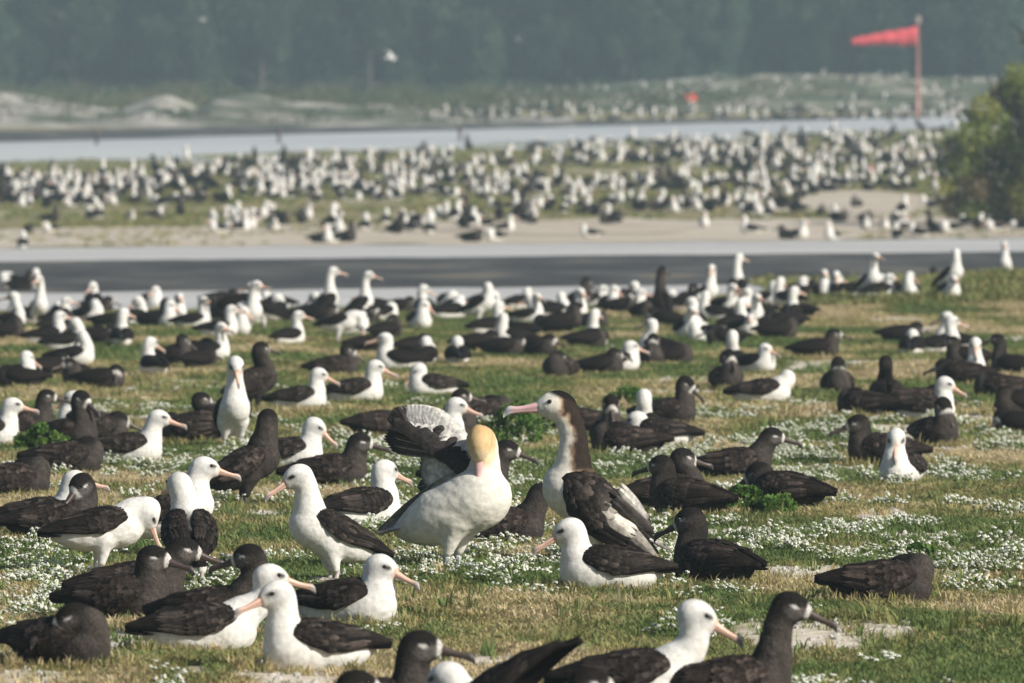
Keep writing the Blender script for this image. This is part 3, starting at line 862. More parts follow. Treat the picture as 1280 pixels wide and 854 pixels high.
# (px, row of the ground contact, kind, facing in degrees [0 right, 90 away, 180 left, -90 to the camera], pose, extra, label)
NEAR = [
 (78, 834, 'B', -36, 'sleep', dict(hyaw=-144, hpitch=-24, head=(.070, -.044, .094), neck=(.13, -.01, .085), nw=.88), 'dark albatross asleep with bill tucked back, beside bare sand at meadow edge'),
 (152, 778, 'B', -14, 'sit', dict(head=(.115, 0, .155)), 'dark albatross with lifted head in front of its look-alike mate, bill to the right'),
 (170, 762, 'B', 3, 'sit', dict(head=(.165, 0, .135), hpitch=-12), 'dark albatross half hidden behind its dark mate, bill tip below white bird'),
 (128, 720, 'L', 12, 'bow', dict(head=(.17, -.02, .06), hpitch=-60), 'white albatross standing bent over with head bowed and black wings folded'),
 (236, 733, 'L', 96, 'stand', dict(head=(.10, .03, .19), hyaw=20, pitch=28), 'white-headed albatross standing with its black back to the camera'),
 (218, 698, 'L', 4, 'stand', dict(head=(.12, 0, .185), hpitch=-8), 'white albatross with orange-pink bill standing behind the bird showing its black back'),
 (52, 670, 'L', 2, 'high', dict(head=(.145, 0, .17)), 'white-headed albatross behind a dark one that turns its bill back'),
 (70, 677, 'B', 5, 'sit', dict(head=(.10, 0, .165), hyaw=-140, hpitch=-35), 'dark albatross sitting with its bill turned back and down'),
 (268, 794, 'B', -20, 'high', dict(head=(.125, 0, .20), hyaw=182, hpitch=-10), 'dark albatross looking back over its shoulder towards the sleeping pairs'),
 (256, 818, 'L', 8, 'high', dict(head=(.21, .0, .175), neck=(.22, 0, .08)), 'white albatross mostly hidden, its white head behind the sitting white bird on pebbles'),
 (392, 840, 'L', 202, 'high', dict(head=(.125, 0, .175), hpitch=-14), 'white albatross sitting on bare pebbly sand, bill pointing left'),
 (412, 729, 'L', 196, 'stand', dict(head=(.125, 0, .225), pitch=26, hpitch=-24, nw=1.0), 'white albatross standing with upright white neck and brown wings, bill pointing left'),
 (437, 785, 'L', -22, 'sit', dict(head=(.115, 0, .135), hpitch=-16), 'white albatross sitting low with long orange-pink bill pointing right, near standing white bird'),
 (456, 660, 'L', 38, 'high', dict(head=(.105, 0, .165), hpitch=-14), 'white albatross sitting half turned away beside the raised wing'),
 (308, 633, 'B', 14, 'tall', dict(head=(.10, 0, .225), hyaw=72, pitch=28, nw=1.12), 'large dark albatross standing tall with head turned away'),
 (362, 588, 'L', -8, 'high', dict(head=(.13, 0, .15), hpitch=-34), 'white albatross looking down past the big dark standing bird'),
 (414, 612, 'B', 0, 'sit', dict(head=(.135, 0, .15)), 'dark albatross sitting side-on behind the standing white bird, bill to the right'),
 (291, 560, 'L', -78, 'tall', dict(head=(.085, 0, .275), hpitch=-42, pitch=36), 'white albatross standing erect and facing the camera with long white neck'),
 (252, 548, 'B', 10, 'sit', dict(head=(-.0, .02, .155), hyaw=10), 'dark albatross crouched directly behind the erect white bird facing the camera'),
 (236, 556, 'B', 170, 'hunch', dict(), 'dark albatross lying flat at the feet of the erect white bird'),
 (318, 515, 'B', 40, 'tall', dict(head=(.05, 0, .21), pitch=20), 'dark albatross with upright neck beside the erect white bird'),
 (376, 514, 'L', 0, 'high', dict(head=(.12, 0, .17), hpitch=-18), 'white albatross sitting side-on with pink bill, row behind the big dark standing bird'),
 (446, 505, 'L', 0, 'high', dict(head=(.12, 0, .165), hpitch=-16), 'white albatross sitting side-on just ahead of a similar white one'),
 (478, 548, 'B', 20, 'hunch', dict(), 'dark albatross lying behind the tip of the raised wing'),
 (162, 581, 'L', -2, 'high', dict(head=(.15, 0, .17), hpitch=-10), 'white-breasted albatross sitting beside a dark bird with twisted head, bill right'),
 (104, 545, 'L', 172, 'high', dict(head=(.07, 0, .16), hpitch=-20), 'white-headed albatross with bill pointing left among dark birds'),
 (88, 562, 'B', -40, 'high', dict(head=(.08, 0, .20), hpitch=-25), 'dark albatross with erect neck beside bright green plant'),
 (122, 556, 'B', 12, 'hunch', dict(), 'dark albatross lying low beneath the left-pointing white head'),
 (32, 548, 'B', 0, 'high', dict(head=(.125, 0, .18)), 'dark albatross with raised head sitting behind bright green plant'),
 (-14, 560, 'L', 0, 'high', dict(head=(.13, 0, .165)), 'white albatross cut off by the picture edge with pink bill showing'),
 (16, 622, 'B', 4, 'sleep', dict(hyaw=150), 'dark albatross asleep on dry grass with white face mark showing'),
 (86, 594, 'B', 0, 'hunch', dict(head=(.08, 0, .075), hyaw=-170), 'dark albatross lying with hidden face between green plant and sleeping dark bird'),
 (758, 740, 'L', 186, 'sit', dict(head=(.135, 0, .150), hpitch=-22), 'white albatross sitting in front of brown-necked tall bird, bill pointing left'),
 (630, 684, 'B', 4, 'sit', dict(head=(.15, 0, .15), hyaw=60), 'dark albatross lying between the golden-headed and brown-necked birds'),
 (543, 568, 'L', -4, 'high', dict(head=(.12, 0, .19), hpitch=-14), 'white albatross with pink bill behind the raised wing'),
 (560, 548, 'B', 6, 'high', dict(head=(.08, 0, .18)), 'dark albatross with raised head behind the white bird near raised wing'),
 (590, 615, 'B', -5, 'sit', dict(head=(.165, 0, .125), hpitch=-14), 'dark albatross peeping out behind the golden head, bill right'),
 (608, 532, 'B', 0, 'hunch', dict(head=(.02, .0, .07), hyaw=160), 'dark albatross sleeping flat beside bright green leafy clump'),
 (762, 560, 'B', -84, 'high', dict(head=(.08, 0, .19), hpitch=-40), 'dark albatross facing the camera behind the brown-necked bird'),
 (720, 545, 'B', 170, 'hunch', dict(), 'dark albatross lying behind the long brown neck'),
 (780, 572, 'B', 178, 'hunch', dict(head=(.02, .03, .07), hyaw=170), 'dark albatross lying in flowers in front of a dark bird facing the camera'),
 (806, 552, 'L', 94, 'high', dict(head=(.06, 0, .19)), 'white-headed albatross with its back to the camera and tall white neck'),
 (822, 560, 'L', 176, 'low', dict(head=(.12, 0, .085), hpitch=-20), 'white albatross with low head and pink bill beside a tall white neck'),
 (836, 532, 'B', -18, 'high', dict(head=(.11, 0, .18), hpitch=-35), 'dark albatross sitting with white face looking down, apart beside a white neck'),
 (922, 602, 'B', 2, 'sit', dict(head=(.17, 0, .15)), 'dark albatross lying side-on in open turf with head up, bill right'),
 (856, 646, 'B', 148, 'sit', dict(head=(.12, 0, .15)), 'dark albatross of the back-to-back pair with its bill pointing left'),
 (838, 640, 'B', 24, 'sit', dict(head=(.06, 0, .165)), 'dark albatross of the back-to-back pair with its bill pointing right'),
 (980, 638, 'B', 146, 'low', dict(head=(.135, 0, .085), hyaw=20, hpitch=-25), 'dark albatross resting with low head behind bright green clump'),
 (890, 733, 'B', 134, 'sit', dict(head=(.115, 0, .165), hpitch=-18, hyaw=25), 'dark albatross alone in white flowers, half turned away with upright neck'),
 (1108, 755, 'B', 2, 'sleep', dict(hyaw=178, head=(.055, .03, .068)), 'dark albatross asleep with head buried in back feathers, alone on turf'),
 (795, 886, 'L', 2, 'high', dict(head=(.17, 0, .19), neck=(.19, 0, .09), hpitch=-22), 'white-headed albatross behind a dark one with dark lowered bill'),
 (920, 890, 'B', -2, 'high', dict(head=(.165, 0, .245), hpitch=-16), 'dark albatross with lifted head and long dark bill in front of a white head'),
 (385, 965, 'B', 0, 'high', dict(head=(.13, 0, .155)), 'dark albatross with only the crown of its head showing'),
 (468, 925, 'B', -4, 'high', dict(head=(.125, 0, .185), hpitch=-4), 'dark albatross with upright dark neck and white ring at bill, beside raised dark wing'),
 (628, 936, 'L', 160, 'high', dict(head=(.17, 0, .125), hpitch=-24, wraise=36), 'white-faced albatross with dark wing lifted and pink bill pointing left'),
 (690, 968, 'B', 0, 'sit', dict(head=(.10, 0, .165)), 'dark albatross showing only its white-marked face below other birds'),
 (1128, 607, 'L', -112, 'high', dict(head=(.085, 0, .165), hpitch=-42, hyaw=18), 'white albatross sitting facing the camera on open turf with bill lowered'),
 (1102, 583, 'B', 178, 'sit', dict(head=(.12, 0, .145), hpitch=-14), 'dark albatross sitting behind the camera-facing white one, bill left'),
 (1170, 558, 'B', -58, 'high', dict(head=(.08, 0, .16), hpitch=-45), 'dark albatross with bowed bill beside the camera-facing white bird'),
 (1160, 528, 'L', -12, 'high', dict(head=(.11, 0, .165), hpitch=-22), 'white albatross with pink bill surrounded by dark birds'),
 (1047, 495, 'B', -88, 'sit', dict(head=(.07, 0, .14), hpitch=-45), 'dark albatross sitting upright facing the camera at bare sand'),
 (1108, 506, 'B', 92, 'high', dict(head=(.06, 0, .21)), 'dark albatross with its back to the camera and stretched neck'),
 (1078, 522, 'B', 150, 'hunch', dict(head=(.03, 0, .07), hyaw=150), 'dark albatross curled asleep at the edge of the dark group'),
 (1148, 518, 'B', 20, 'hunch', dict(), 'dark albatross lying behind the white bird amid the dark group'),
 (1218, 476, 'L', -86, 'high', dict(head=(.07, 0, .20), hpitch=-40), 'white albatross facing the camera with conical white neck among dark ones'),
 (1266, 470, 'B', 158, 'high', dict(head=(.12, 0, .20), hpitch=-8), 'dark albatross with raised head turned towards the white conical neck'),
 (1250, 500, 'B', 176, 'hunch', dict(head=(.03, .02, .07), hyaw=170), 'dark albatross lying asleep below the raised-head dark bird'),
 (1200, 482, 'B', 165, 'hunch', dict(), 'dark albatross lying next to the conical white neck'),
 (1176, 444, 'L', 20, 'high', dict(head=(.10, 0, .20), hpitch=-12), 'white albatross touching bills with another white one, right-facing partner'),
 (1192, 440, 'L', 160, 'high', dict(head=(.06, 0, .21), hpitch=-16), 'white albatross touching bills with another white one, left-facing partner'),
 (1208, 458, 'B', 200, 'sit', dict(hyaw=-30), 'dark albatross sitting below the two white birds touching bills'),
 (1140, 446, 'L', 84, 'low', dict(head=(.06, 0, .10)), 'white-headed albatross sitting with black back turned, near bill-touching pair'),
 (1022, 448, 'B', 2, 'sit', dict(head=(.13, 0, .12)), 'dark albatross lying side-on by itself behind the upright camera-facing dark bird'),
 (955, 506, 'L', 3, 'low', dict(head=(.145, .02, .105), hyaw=120, fat=1.05), 'white albatross sleeping with turned head and brown wings on sandy patch'),
 (908, 488, 'B', -72, 'high', dict(head=(.07, 0, .165), hpitch=-30), 'dark albatross facing the camera in front of two white ones'),
 (916, 464, 'L', 92, 'high', dict(head=(.06, 0, .20)), 'white albatross neck rising behind the camera-facing dark bird'),
 (945, 468, 'L', -40, 'low', dict(head=(.09, 0, .12)), 'white albatross crouching beside white neck and dark bird'),
 (700, 474, 'B', -112, 'low', dict(head=(.06, .02, .09), hyaw=150, fat=1.1), 'dark albatross with grey breast to the camera and head turned away'),
 (752, 470, 'B', -6, 'low', dict(head=(.10, 0, .10), hyaw=20), 'dark albatross beside the grey-breasted sleeper'),
 (772, 466, 'L', 6, 'low', dict(head=(.10, 0, .125)), 'white head showing over dark albatross backs'),
 (818, 458, 'B', -100, 'sit', dict(head=(.06, 0, .145), hpitch=-30, fat=1.1), 'dark albatross with white face in front of a thin white neck'),
 (840, 458, 'B', 8, 'hunch', dict(head=(.02, 0, .07), hyaw=160), 'dark albatross sleeping beside the white-faced dark one'),
 (822, 446, 'L', 150, 'high', dict(head=(.06, 0, .20)), 'white albatross with neck showing over white-faced dark bird'),
 (498, 464, 'L', 182, 'high', dict(head=(.10, 0, .17)), 'white albatross sitting with bill pointing left, by itself on dry turf'),
 (540, 497, 'L', 196, 'sit', dict(head=(.10, 0, .12), hpitch=-40), 'white albatross bending its pink bill down left, black wings behind'),
 (530, 458, 'L', 70, 'low', dict(head=(.05, 0, .12)), 'white head behind dark wings next to left-facing white bird'),
 (572, 458, 'L', 96, 'low', dict(head=(.04, 0, .12)), 'white-headed albatross sitting with black back to the camera on dry turf'),
 (598, 442, 'B', 20, 'hunch', dict(), 'dark albatross lying beside the bird with black back turned'),
 (284, 412, 'B', 172, 'stand', dict(wraise=30, pitch=12, head=(.10, 0, .12)), 'dark albatross lifting its wings at the road edge among white birds'),
 (420, 472, 'B', 4, 'sit', dict(head=(.09, 0, .135), hpitch=-30), 'dark albatross sitting behind white side-on birds, bill lowered'),
]
MID_L = [ # px, row, face, pose (white birds in the crowd by the road)
 (425, 428, 8, 'bow'), (450, 404, 6, 'tall'), (408, 402, 20, 'tall'), (362, 432, 10, 'high'), (308, 420, 0, 'tall'), (330, 412, 170, 'stand'),
 (20, 482, 0, 'high'), (92, 458, 4, 'high'), (60, 432, 0, 'high'), (84, 440, 10, 'high'), (152, 434, 80, 'high'), (192, 470, 104, 'high'), (262, 452, 10, 'high'),
 (48, 408, -60, 'tall'), (70, 408, 0, 'high'), (12, 410, 20, 'high'), (30, 406, 160, 'high'), (110, 405, 0, 'sit'), (168, 408, 60, 'high'), (205, 410, -60, 'high'),
 (222, 408, -90, 'high'), (242, 412, 10, 'high'), (275, 422, 30, 'high'), (298, 420, -70, 'high'), (345, 398, 90, 'sit'), (385, 402, 30, 'high'), (470, 392, 160, 'sit'),
 (530, 394, 86, 'high'), (524, 412, -70, 'high'), (478, 402, 10, 'low'), (600, 404, 2, 'stand'), (612, 420, 12, 'high'), (640, 432, 178, 'high'), (660, 405, 4, 'high'),
 (650, 388, 20, 'sit'), (680, 396, 170, 'low'), (745, 434, 96, 'high'), (762, 388, -80, 'high'), (788, 390, 20, 'sit'), (800, 384, 150, 'high'), (842, 390, 90, 'sit'),
 (868, 412, -100, 'high'), (880, 390, 10, 'tall'), (893, 402, 150, 'high'), (906, 392, -40, 'high'), (918, 416, 30, 'high'), (922, 382, 90, 'tall'), (946, 396, 170, 'high'),
 (938, 406, -20, 'high'), (930, 420, -60, 'low'), (882, 428, 176, 'sleep'), (958, 384, 0, 'high'), (992, 376, 40, 'sit'), (984, 384, 170, 'high'),
 (1028, 374, -80, 'high'), (1040, 372, 60, 'sit'), (1052, 373, 160, 'high'), (1068, 373, 10, 'sit'), (1086, 374, -60, 'tall'), (1100, 374, 20, 'sit'), (1110, 372, 150, 'sit'),
 (1138, 372, -90, 'high'), (1188, 366, 0, 'tall'), (1186, 374, -70, 'sit'), (1257, 350, -90, 'tall'), (440, 420, 30, 'sit'), (715, 398, 30, 'high'), (568, 392, 30, 'low'), (740, 386, 10, 'sit'), (820, 392, 10, 'sit'),
]
MID_B = [
 (62, 472, 4, 'hunch'), (96, 482, -100, 'low'), (128, 487, 4, 'hunch'), (125, 432, 10, 'hunch'), (216, 458, -20, 'high'), (242, 452, 8, 'hunch'), (250, 462, 10, 'hunch'),
 (196, 410, 0, 'high'), (500, 392, 6, 'hunch'), (828, 402, 92, 'tall'), (722, 396, 8, 'stand'), (705, 412, 10, 'sit'), (690, 420, 172, 'hunch'),
 (960, 418, 6, 'hunch'), (978, 412, 170, 'hunch'), (905, 432, 176, 'hunch'), (1008, 376, 4, 'sit'), (1164, 362, 20, 'high'), (1176, 360, 10, 'sit'), (590, 398, 4, 'hunch'),
 (648, 424, 170, 'hunch'), (735, 436, 10, 'hunch'), (630, 446, 12, 'hunch'), (400, 404, 10, 'hunch'), (342, 404, 170, 'hunch'), (24, 486, 170, 'hunch'), (140, 412, 10, 'hunch'), (110, 432, 0, 'hunch'),
 (452, 408, 4, 'hunch'), (8, 424, 30, 'sit'), (1130, 430, 20, 'hunch'), (460, 442, 8, 'hunch'), (520, 446, 10, 'hunch'), (672, 446, 4, 'hunch'), (1272, 545, 170, 'hunch'), (1276, 520, 176, 'hunch'), (860, 384, 20, 'sit'), (776, 392, 10, 'sit'), (1000, 398, 160, 'hunch'),
]

for i, (px, py, kind, face, pn, extra, label) in enumerate(NEAR):
    P = pose(pn, **extra)
    big = py > 560
    parts = make_bird(kind, h=.0065 if py > 600 else .0085, detail=py > 470, seed=100 + i, **P)
    loc = ground(px, py)
    if not P.get('stand'): loc = (loc[0], loc[1], loc[2] - .004)
    place_bird(parts, kind, loc, face, label, 'white-headed albatrosses in the meadow' if kind == 'L' else 'dark albatrosses in the meadow', random.uniform(.93, 1.0) * (1.0 if py > 560 else .94))

mr = random.Random(44)
for _ in range(38):
    px = mr.uniform(0, 1000); py = mr.uniform(384, 424)
    if min(((px - q[0]) / 2.2) ** 2 + (py - q[1]) ** 2 for q in MID_L + MID_B) < 30: continue
    if mr.random() < .5: MID_L.append((px, py, mr.choice((10, 170, 30, -60, 90)), mr.choice(('sit', 'low', 'high', 'sleep'))))
    else: MID_B.append((px, py, mr.choice((10, 170, 30, -60)), mr.choice(('sit', 'low', 'hunch', 'sleep'))))
LIB = {}
def lib(kind, pn, vr):
    if (kind, pn, vr) not in LIB:
        P = pose(pn)
        if vr and pn != 'bow':
            hd = P.get('head', (.12, 0, .215) if P.get('stand') else (.115, 0, .125))
            k = (0, .82, 1.12, .9, 1.0)[vr]
            P['head'] = (hd[0] * (1, .8, .9, .6, .85)[vr], (0, .02, -.02, .01, -.01)[vr], hd[2] * k)
            if pn != 'sleep': P['hyaw'] = P.get('hyaw', 0) + (0, 38, -42, 135, -80)[vr]; P['hpitch'] = (0, -30, -8, -30, -22)[vr]
        LIB[(kind, pn, vr)] = make_bird(kind, h=.011, detail=False, seed=len(LIB) + 900, **P)
    return LIB[(kind, pn, vr)]
POSE_WORDS = {'bow': 'bending its bill to the ground', 'tall': 'standing with stretched neck', 'stand': 'standing level', 'high': 'sitting with neck raised', 'sit': 'sitting with head up',
              'low': 'sitting with head held low', 'hunch': 'lying with head drawn in', 'sleep': 'asleep with head on its back'}
for kind, rows in (('L', MID_L), ('B', MID_B)):
    for px, py, face, pn in rows:
        parts = lib(kind, pn, random.choice((0, 0, 1, 2, 3, 4)))
        loc = ground(px, py)
        word = 'white-headed' if kind == 'L' else 'dark'
        fw = 'body turned right' if -45 <= face <= 45 else 'back turned' if 45 < face < 135 else 'facing the camera' if -135 < face < -45 else 'body turned left'
        face += random.uniform(-38, 38) if abs(face % 180 - 90) > 50 else random.uniform(-15, 15)
        place_bird(parts, kind, loc, face, word + ' albatross ' + POSE_WORDS[pn] + ', ' + fw + ' in the roadside crowd', word + ' albatrosses crowded along the road', random.uniform(.80, .92))

# ------------------------------------------------------------------ the two big birds
hs = 1.28
# young bird with brown neck: left-facing, wings drooped
parts = make_bird('S', stand=True, pitch=36, head=(.105, 0, .290), hyaw=4, hpitch=3, drop=22, wraise=-9, h=.0055, seed=501, zc=.172, neck=(.035, 0, .225), nw=.84)
loc_s = ground(742, 706)
sroot = place_bird(parts, 'S', loc_s, 178, 'tall albatross with brown neck, peach cheek and pink bill standing among white flowers', None, hs)

# adult with golden head, preening under a raised wing
GX, GY, GZ = ground(572, 713)
gface = -20
parts = make_bird('G', stand=True, pitch=25, head=(.085, -.055, .190), hyaw=-66, hpitch=-84, h=.0055, seed=502, zc=.178, wings=False, neck=(.070, .050, .228), nw=.72, plump=1.12, tail_up=.12)
groot = place_bird(parts, 'G', (GX, GY, GZ), gface, 'white albatross with golden head preening under its raised black and white wing', None, hs)
Minv = np.array((Matrix.Translation((GX, GY, GZ)) @ Matrix.Rotation(R(gface), 4, 'Z') @ Matrix.Scale(hs, 4)).inverted())
def gpt(px, py, dep):
    """point in the bird's own frame for a spot seen at (px, row), dep metres behind its feet"""
    Y = GY + dep
    w = np.array([(px - 640) / FPX * Y, Y, CAM_H - (py - HORIZON) * Y / FPX, 1.0])
    return (Minv @ w)[:3]
def wing_depth(px, py):
    return -.025 + .0011 * (600 - px) * .9 + .0004 * (600 - py)
def feather_mesh(p0, p1, width, curve, c0, c1, cedge, nrm_jit=0., zoff=0., tipfrac=.8, gface=gface):
    p0 = np.asarray(p0, float); p1 = np.asarray(p1, float)
    d = p1 - p0; L = np.linalg.norm(d); d /= L
    view = np.array((Matrix.Rotation(R(-gface), 3, 'Z') @ Vector((0, -1, .1))).normalized())
    sd = np.cross(d, view); sd /= np.linalg.norm(sd)
    nn = np.cross(sd, d)
    t = np.linspace(0, 1, 9)
    w = width * np.interp(t, [0, .15, .5, .8, .93, 1], [.45, .8, 1, .92, .62, .12])
    cen = p0 + d * (t * L)[:, None] + sd * (curve * L * np.sin(np.pi * t * .9))[:, None] + nn * (zoff + .02 * L * np.sin(np.pi * t))[:, None]
    g = Geo()
    b = np.array([-1, -.5, 0, .5, 1])
    P = cen[:, None] + sd[None, None] * (w[:, None] * b[None])[..., None] + nn[None, None] * (.0035 * (1 - b[None] ** 2) * np.ones((9, 1)))[..., None]
    m = smooth(tipfrac - .08, tipfrac + .08, t)[:, None, None]
    e = (np.abs(b) > .9)[None, :, None] * 1.0
    C = (np.asarray(c0) * (1 - m) + np.asarray(c1) * m)
    C = C * (1 - e) + (np.asarray(cedge) * (1 - m) + np.asarray(c1) * m) * e
    g.grid(P, np.broadcast_to(C, (9, 5, 3)))
    g.grid((P - nn * .003)[:, ::-1], np.broadcast_to(C, (9, 5, 3))[:, ::-1])
    g.tube(cen + nn * .003, np.linspace(.0018, .0006, 9), 4, np.asarray(c0) * .97)
    return g
WH = np.array([.63, .61, .57]); BK = np.array([.024, .021, .020]); GR = np.array([.20, .18, .165])
def P_(px, py, k=0.): return gpt(px, py, wing_depth(px, py) + k)
# arm: the fleshy leading part of the wing, dark covert feathers over it
g = Geo()
arm = [P_(598, 600), P_(588, 588), P_(574, 573), P_(560, 560), P_(546, 552), P_(536, 548)]
g.tube(arm, [.030, .026, .021, .018, .014, .008], 10, BK * 1.2)
wing = obj('wing', g.mesh('wing', M_WING), groot)
tag(wing, 'raised wing, black along the arm with white coverts')
def add_f(*a, **k):
    o = obj('feather', feather_mesh(*a, **k).mesh('feather', M_WING), wing)
    return o
rw = np.random.default_rng(5)
# secondaries and white coverts fanning up to the top outline
tops = np.array([(588, 566), (580, 552), (571, 541), (563, 530), (555, 521), (546, 514), (537, 509), (527, 507), (517, 507), (507, 508), (499, 510), (491, 514), (487, 520), (489, 529)], float)
NT = 26
for i in range(NT):
    f = i / (NT - 1)
    tx = np.interp(f, np.linspace(0, 1, len(tops)), tops[:, 0]); ty = np.interp(f, np.linspace(0, 1, len(tops)), tops[:, 1])
    bx, by = 592 - 50 * f, 592 - 40 * f
    dark = f > .70
    add_f(P_(bx, by, .012), P_(tx, ty, .010 + .0025 * i), .032, .04, WH * (1.02 if not dark else .9), BK * 1.6 if dark else WH * .85, WH * .92 if not dark else GR * 1.6, zoff=0.0, tipfrac=.97 if not dark else .84)
# scalloped rows: white with black bars along the middle of the wing
for row in range(4):
    for i in range(9):
        f = (i + .5 * (row % 2)) / 8.5
        bx, by = 590 - 52 * f, 588 - 36 * f
        tx, ty = np.interp(f, [0, .5, 1], [584, 548, 506]), np.interp(f, [0, .5, 1], [566, 531, 531])
        k0 = .16 + .18 * row; k1 = k0 + .26
        p0 = (bx + (tx - bx) * k0, by + (ty - by) * k0); p1 = (bx + (tx - bx) * k1, by + (ty - by) * k1)
        dk = rw.uniform(0, 1) < (1., .9, .45, .12)[row]
        add_f(P_(*p0, -.002 - .004 * (3 - row)), P_(*p1, -.006 - .004 * (3 - row)), .017, .03, BK * 1.3 if dk else WH * .98, BK * 1.8 if row < 2 or dk else WH * .9, BK * 2 if dk else WH * .88, tipfrac=.74)
# dark lesser coverts down the arm to the shoulder
for i in range(16):
    f = i / 15
    bx, by = 598 - 58 * f + rw.uniform(-1, 1), 601 - 50 * f
    add_f(P_(bx, by, -.018), P_(bx - 9 - 6 * f, by - 14 - 1 * f, -.022), .018, rw.uniform(-.05, .05), BK * rw.uniform(1, 1.7), BK * 2, BK * 2.2, tipfrac=.85)
for i in range(12):
    f = i / 11
    bx, by = 594 - 50 * f, 603 - 47 * f
    add_f(P_(bx, by, -.024), P_(bx - 14, by - 4, -.028), .014, .05, BK * rw.uniform(.9, 1.5), BK * 2, BK * 1.8, tipfrac=.85)
# broad dark band from the wrist down to the shoulder, and the dark wrist edge
for i in range(18):
    f = i / 17
    bx, by = 599 - 84 * f, 604 - 62 * f
    add_f(P_(bx, by, -.034), P_(bx - 12 - 10 * f, by - 13 - 5 * f, -.038), .019, rw.uniform(-.05, .05), BK * rw.uniform(.9, 1.6), BK * 1.8, BK * 1.6, tipfrac=.85)
for i in range(6):
    f = i / 5
    add_f(P_(506 - 10 * f, 526 + 6 * f, -.03), P_(497 - 12 * f, 509 + 12 * f, -.03), .010, 0., BK * 1.3, BK * 1.6, BK * 2, tipfrac=.85)
# long primaries streaming left
for i in range(8):
    f = i / 7
    add_f(P_(556 + 8 * f, 561 + 10 * f, -.006 + .003 * i), P_(478 + 3 * f + 14 * abs(f - .4), 539 + 24 * f, .0 + .004 * i), .0125, .03 - .03 * f, BK * rw.uniform(1, 1.6), BK, GR * (1.6 if i % 3 == 1 else .5), tipfrac=.8)
# white underwing fan below
for i in range(9):
    f = i / 8
    add_f(P_(580 - 4 * f, 590 + 12 * f, .03 + .003 * i), P_(526 - 3 * math.sin(f * 3) + 14 * f * f, 573 + 46 * f, .05 + .004 * i), .030, .02, WH * .92, BK * 1.8, WH * .8, tipfrac=.88)
for i in range(4):
    f = i / 3
    add_f(P_(566, 600 + 6 * f, .07), P_(522 + 8 * f, 610 + 12 * f, .085 + .005 * i), .024, .02, WH * .7, BK * 1.6, WH * .6, tipfrac=.7)
# the other, folded wing seen past the back: white like the body
g = Geo()
nu, nv = 16, 7
U, V = np.meshgrid(np.linspace(0, 1, nu), np.linspace(0, 1, nv), indexing='ij')
Rb = roty(-R(25)); cc = np.array([0, 0, .178])
PL = np.array([1, 1.2, 1.15])
fw = ((wing_pt(U, V) * PL) @ Rb.T) + cc
wcol = np.where((U > .94)[..., None], GR, WH * .97)
g.grid(fw, wcol)
g.grid(((wing_pt(U, V, -.012) * PL) @ Rb.T + cc)[:, ::-1], wcol[:, ::-1])
obj('wing', g.mesh('wing', M_WING), groot)

# loose, hanging flight feathers of the young bird
SX, SY, SZ = loc_s
Sinv = np.array((Matrix.Translation((SX, SY, SZ)) @ Matrix.Rotation(R(178), 4, 'Z') @ Matrix.Scale(hs, 4)).inverted())
def spt(px, py, dep):
    Y = SY + dep
    return (Sinv @ np.array([(px - 640) / FPX * Y, Y, CAM_H - (py - HORIZON) * Y / FPX, 1.0]))[:3]
swing = [o for o in sroot.children if o.name.startswith('wing')][0]
for i, (a, b, w) in enumerate([((748, 640), (797, 690), .012), ((744, 645), (789, 694), .011), ((740, 648), (780, 692), .011), ((752, 634), (802, 684), .012), ((736, 650), (768, 688), .010), ((770, 622), (818, 668), .015), ((768, 630), (812, 674), .013), ((774, 612), (814, 656), .014), ((756, 630), (806, 676), .012), ((776, 606), (806, 646), .013)]):
    pale = i in (7, 9)
    o = obj('feather', feather_mesh(spt(*a, -.135), spt(*b, -.10 + .006 * i), w, .02 - .004 * i, (WH * .8 if pale else BK * (1.3 + .3 * (i % 3))), BK * 1.5, (WH * .6 if pale else GR * (.5 if i % 2 else .25)), tipfrac=.8, gface=178).mesh('feather', M_WING), swing)
# ------------------------------------------------------------------ far flock beyond the road
FARV = {}
for kind in 'LB':
    FARV[kind] = [make_bird(kind, h=.020, single=True, seed=700 + k, **pose(p))['body'] for k, p in enumerate(['sit', 'high', 'tall', 'stand', 'sleep', 'low'])]
FAR_P = {'L': [.30, .34, .12, .06, .05, .13], 'B': [.30, .14, .06, .08, .18, .24]}
fr = np.random.default_rng(12)
far = []
def top_row(px):        # far limit of the flock (edge of the runway)
    return np.interp(px, [0, 300, 640, 960, 1280], [217, 203, 184, 170, 160])
tries = 0
while len(far) < 1350 and tries < 40000:
    tries += 1
    px = fr.uniform(-90, 1370); tr = float(top_row(px))
    f = fr.beta(1.05, 1.05)
    py = tr + f * (292 - tr)
    x, y = flat_pt(px, py)
    if any(((px - a) / rx) ** 2 + ((py - b) / ry) ** 2 < 1 for a, b, rx, ry in BARE) and fr.uniform() > .06: continue
    dens = fbm(np.array(x / 3.0), np.array(y / 9.0), 41)
    if py > 266 and fr.uniform() > .35: continue
    if dens < .36 + .16 * fr.uniform(): continue
    far.append((px, py, 'L' if fr.uniform() < .62 else 'B'))
for _ in range(5):
    far.append((fr.uniform(0, 1280), fr.uniform(284, 306), 'L' if fr.uniform() < .6 else 'B'))
for px, py, k in [(28, 312, 'L'), (414, 305, 'L'), (402, 304, 'B'), (432, 303, 'B'), (497, 298, 'B'), (618, 302, 'L'), (590, 303, 'B'), (737, 298, 'L'), (938, 293, 'L'), (997, 300, 'L'), (1040, 301, 'L'), (1148, 298, 'L'),
                  (1166, 296, 'B'), (1132, 290, 'L'), (1208, 284, 'L'), (985, 300, 'B'), (1122, 300, 'L'), (16, 362, 'L'), (27, 364, 'B'), (40, 363, 'L'), (1165, 262, 'L'), (1180, 258, 'B')]:
    far.append((px, py, k))
far.sort(key=lambda t: -t[1])
flock = Geo()
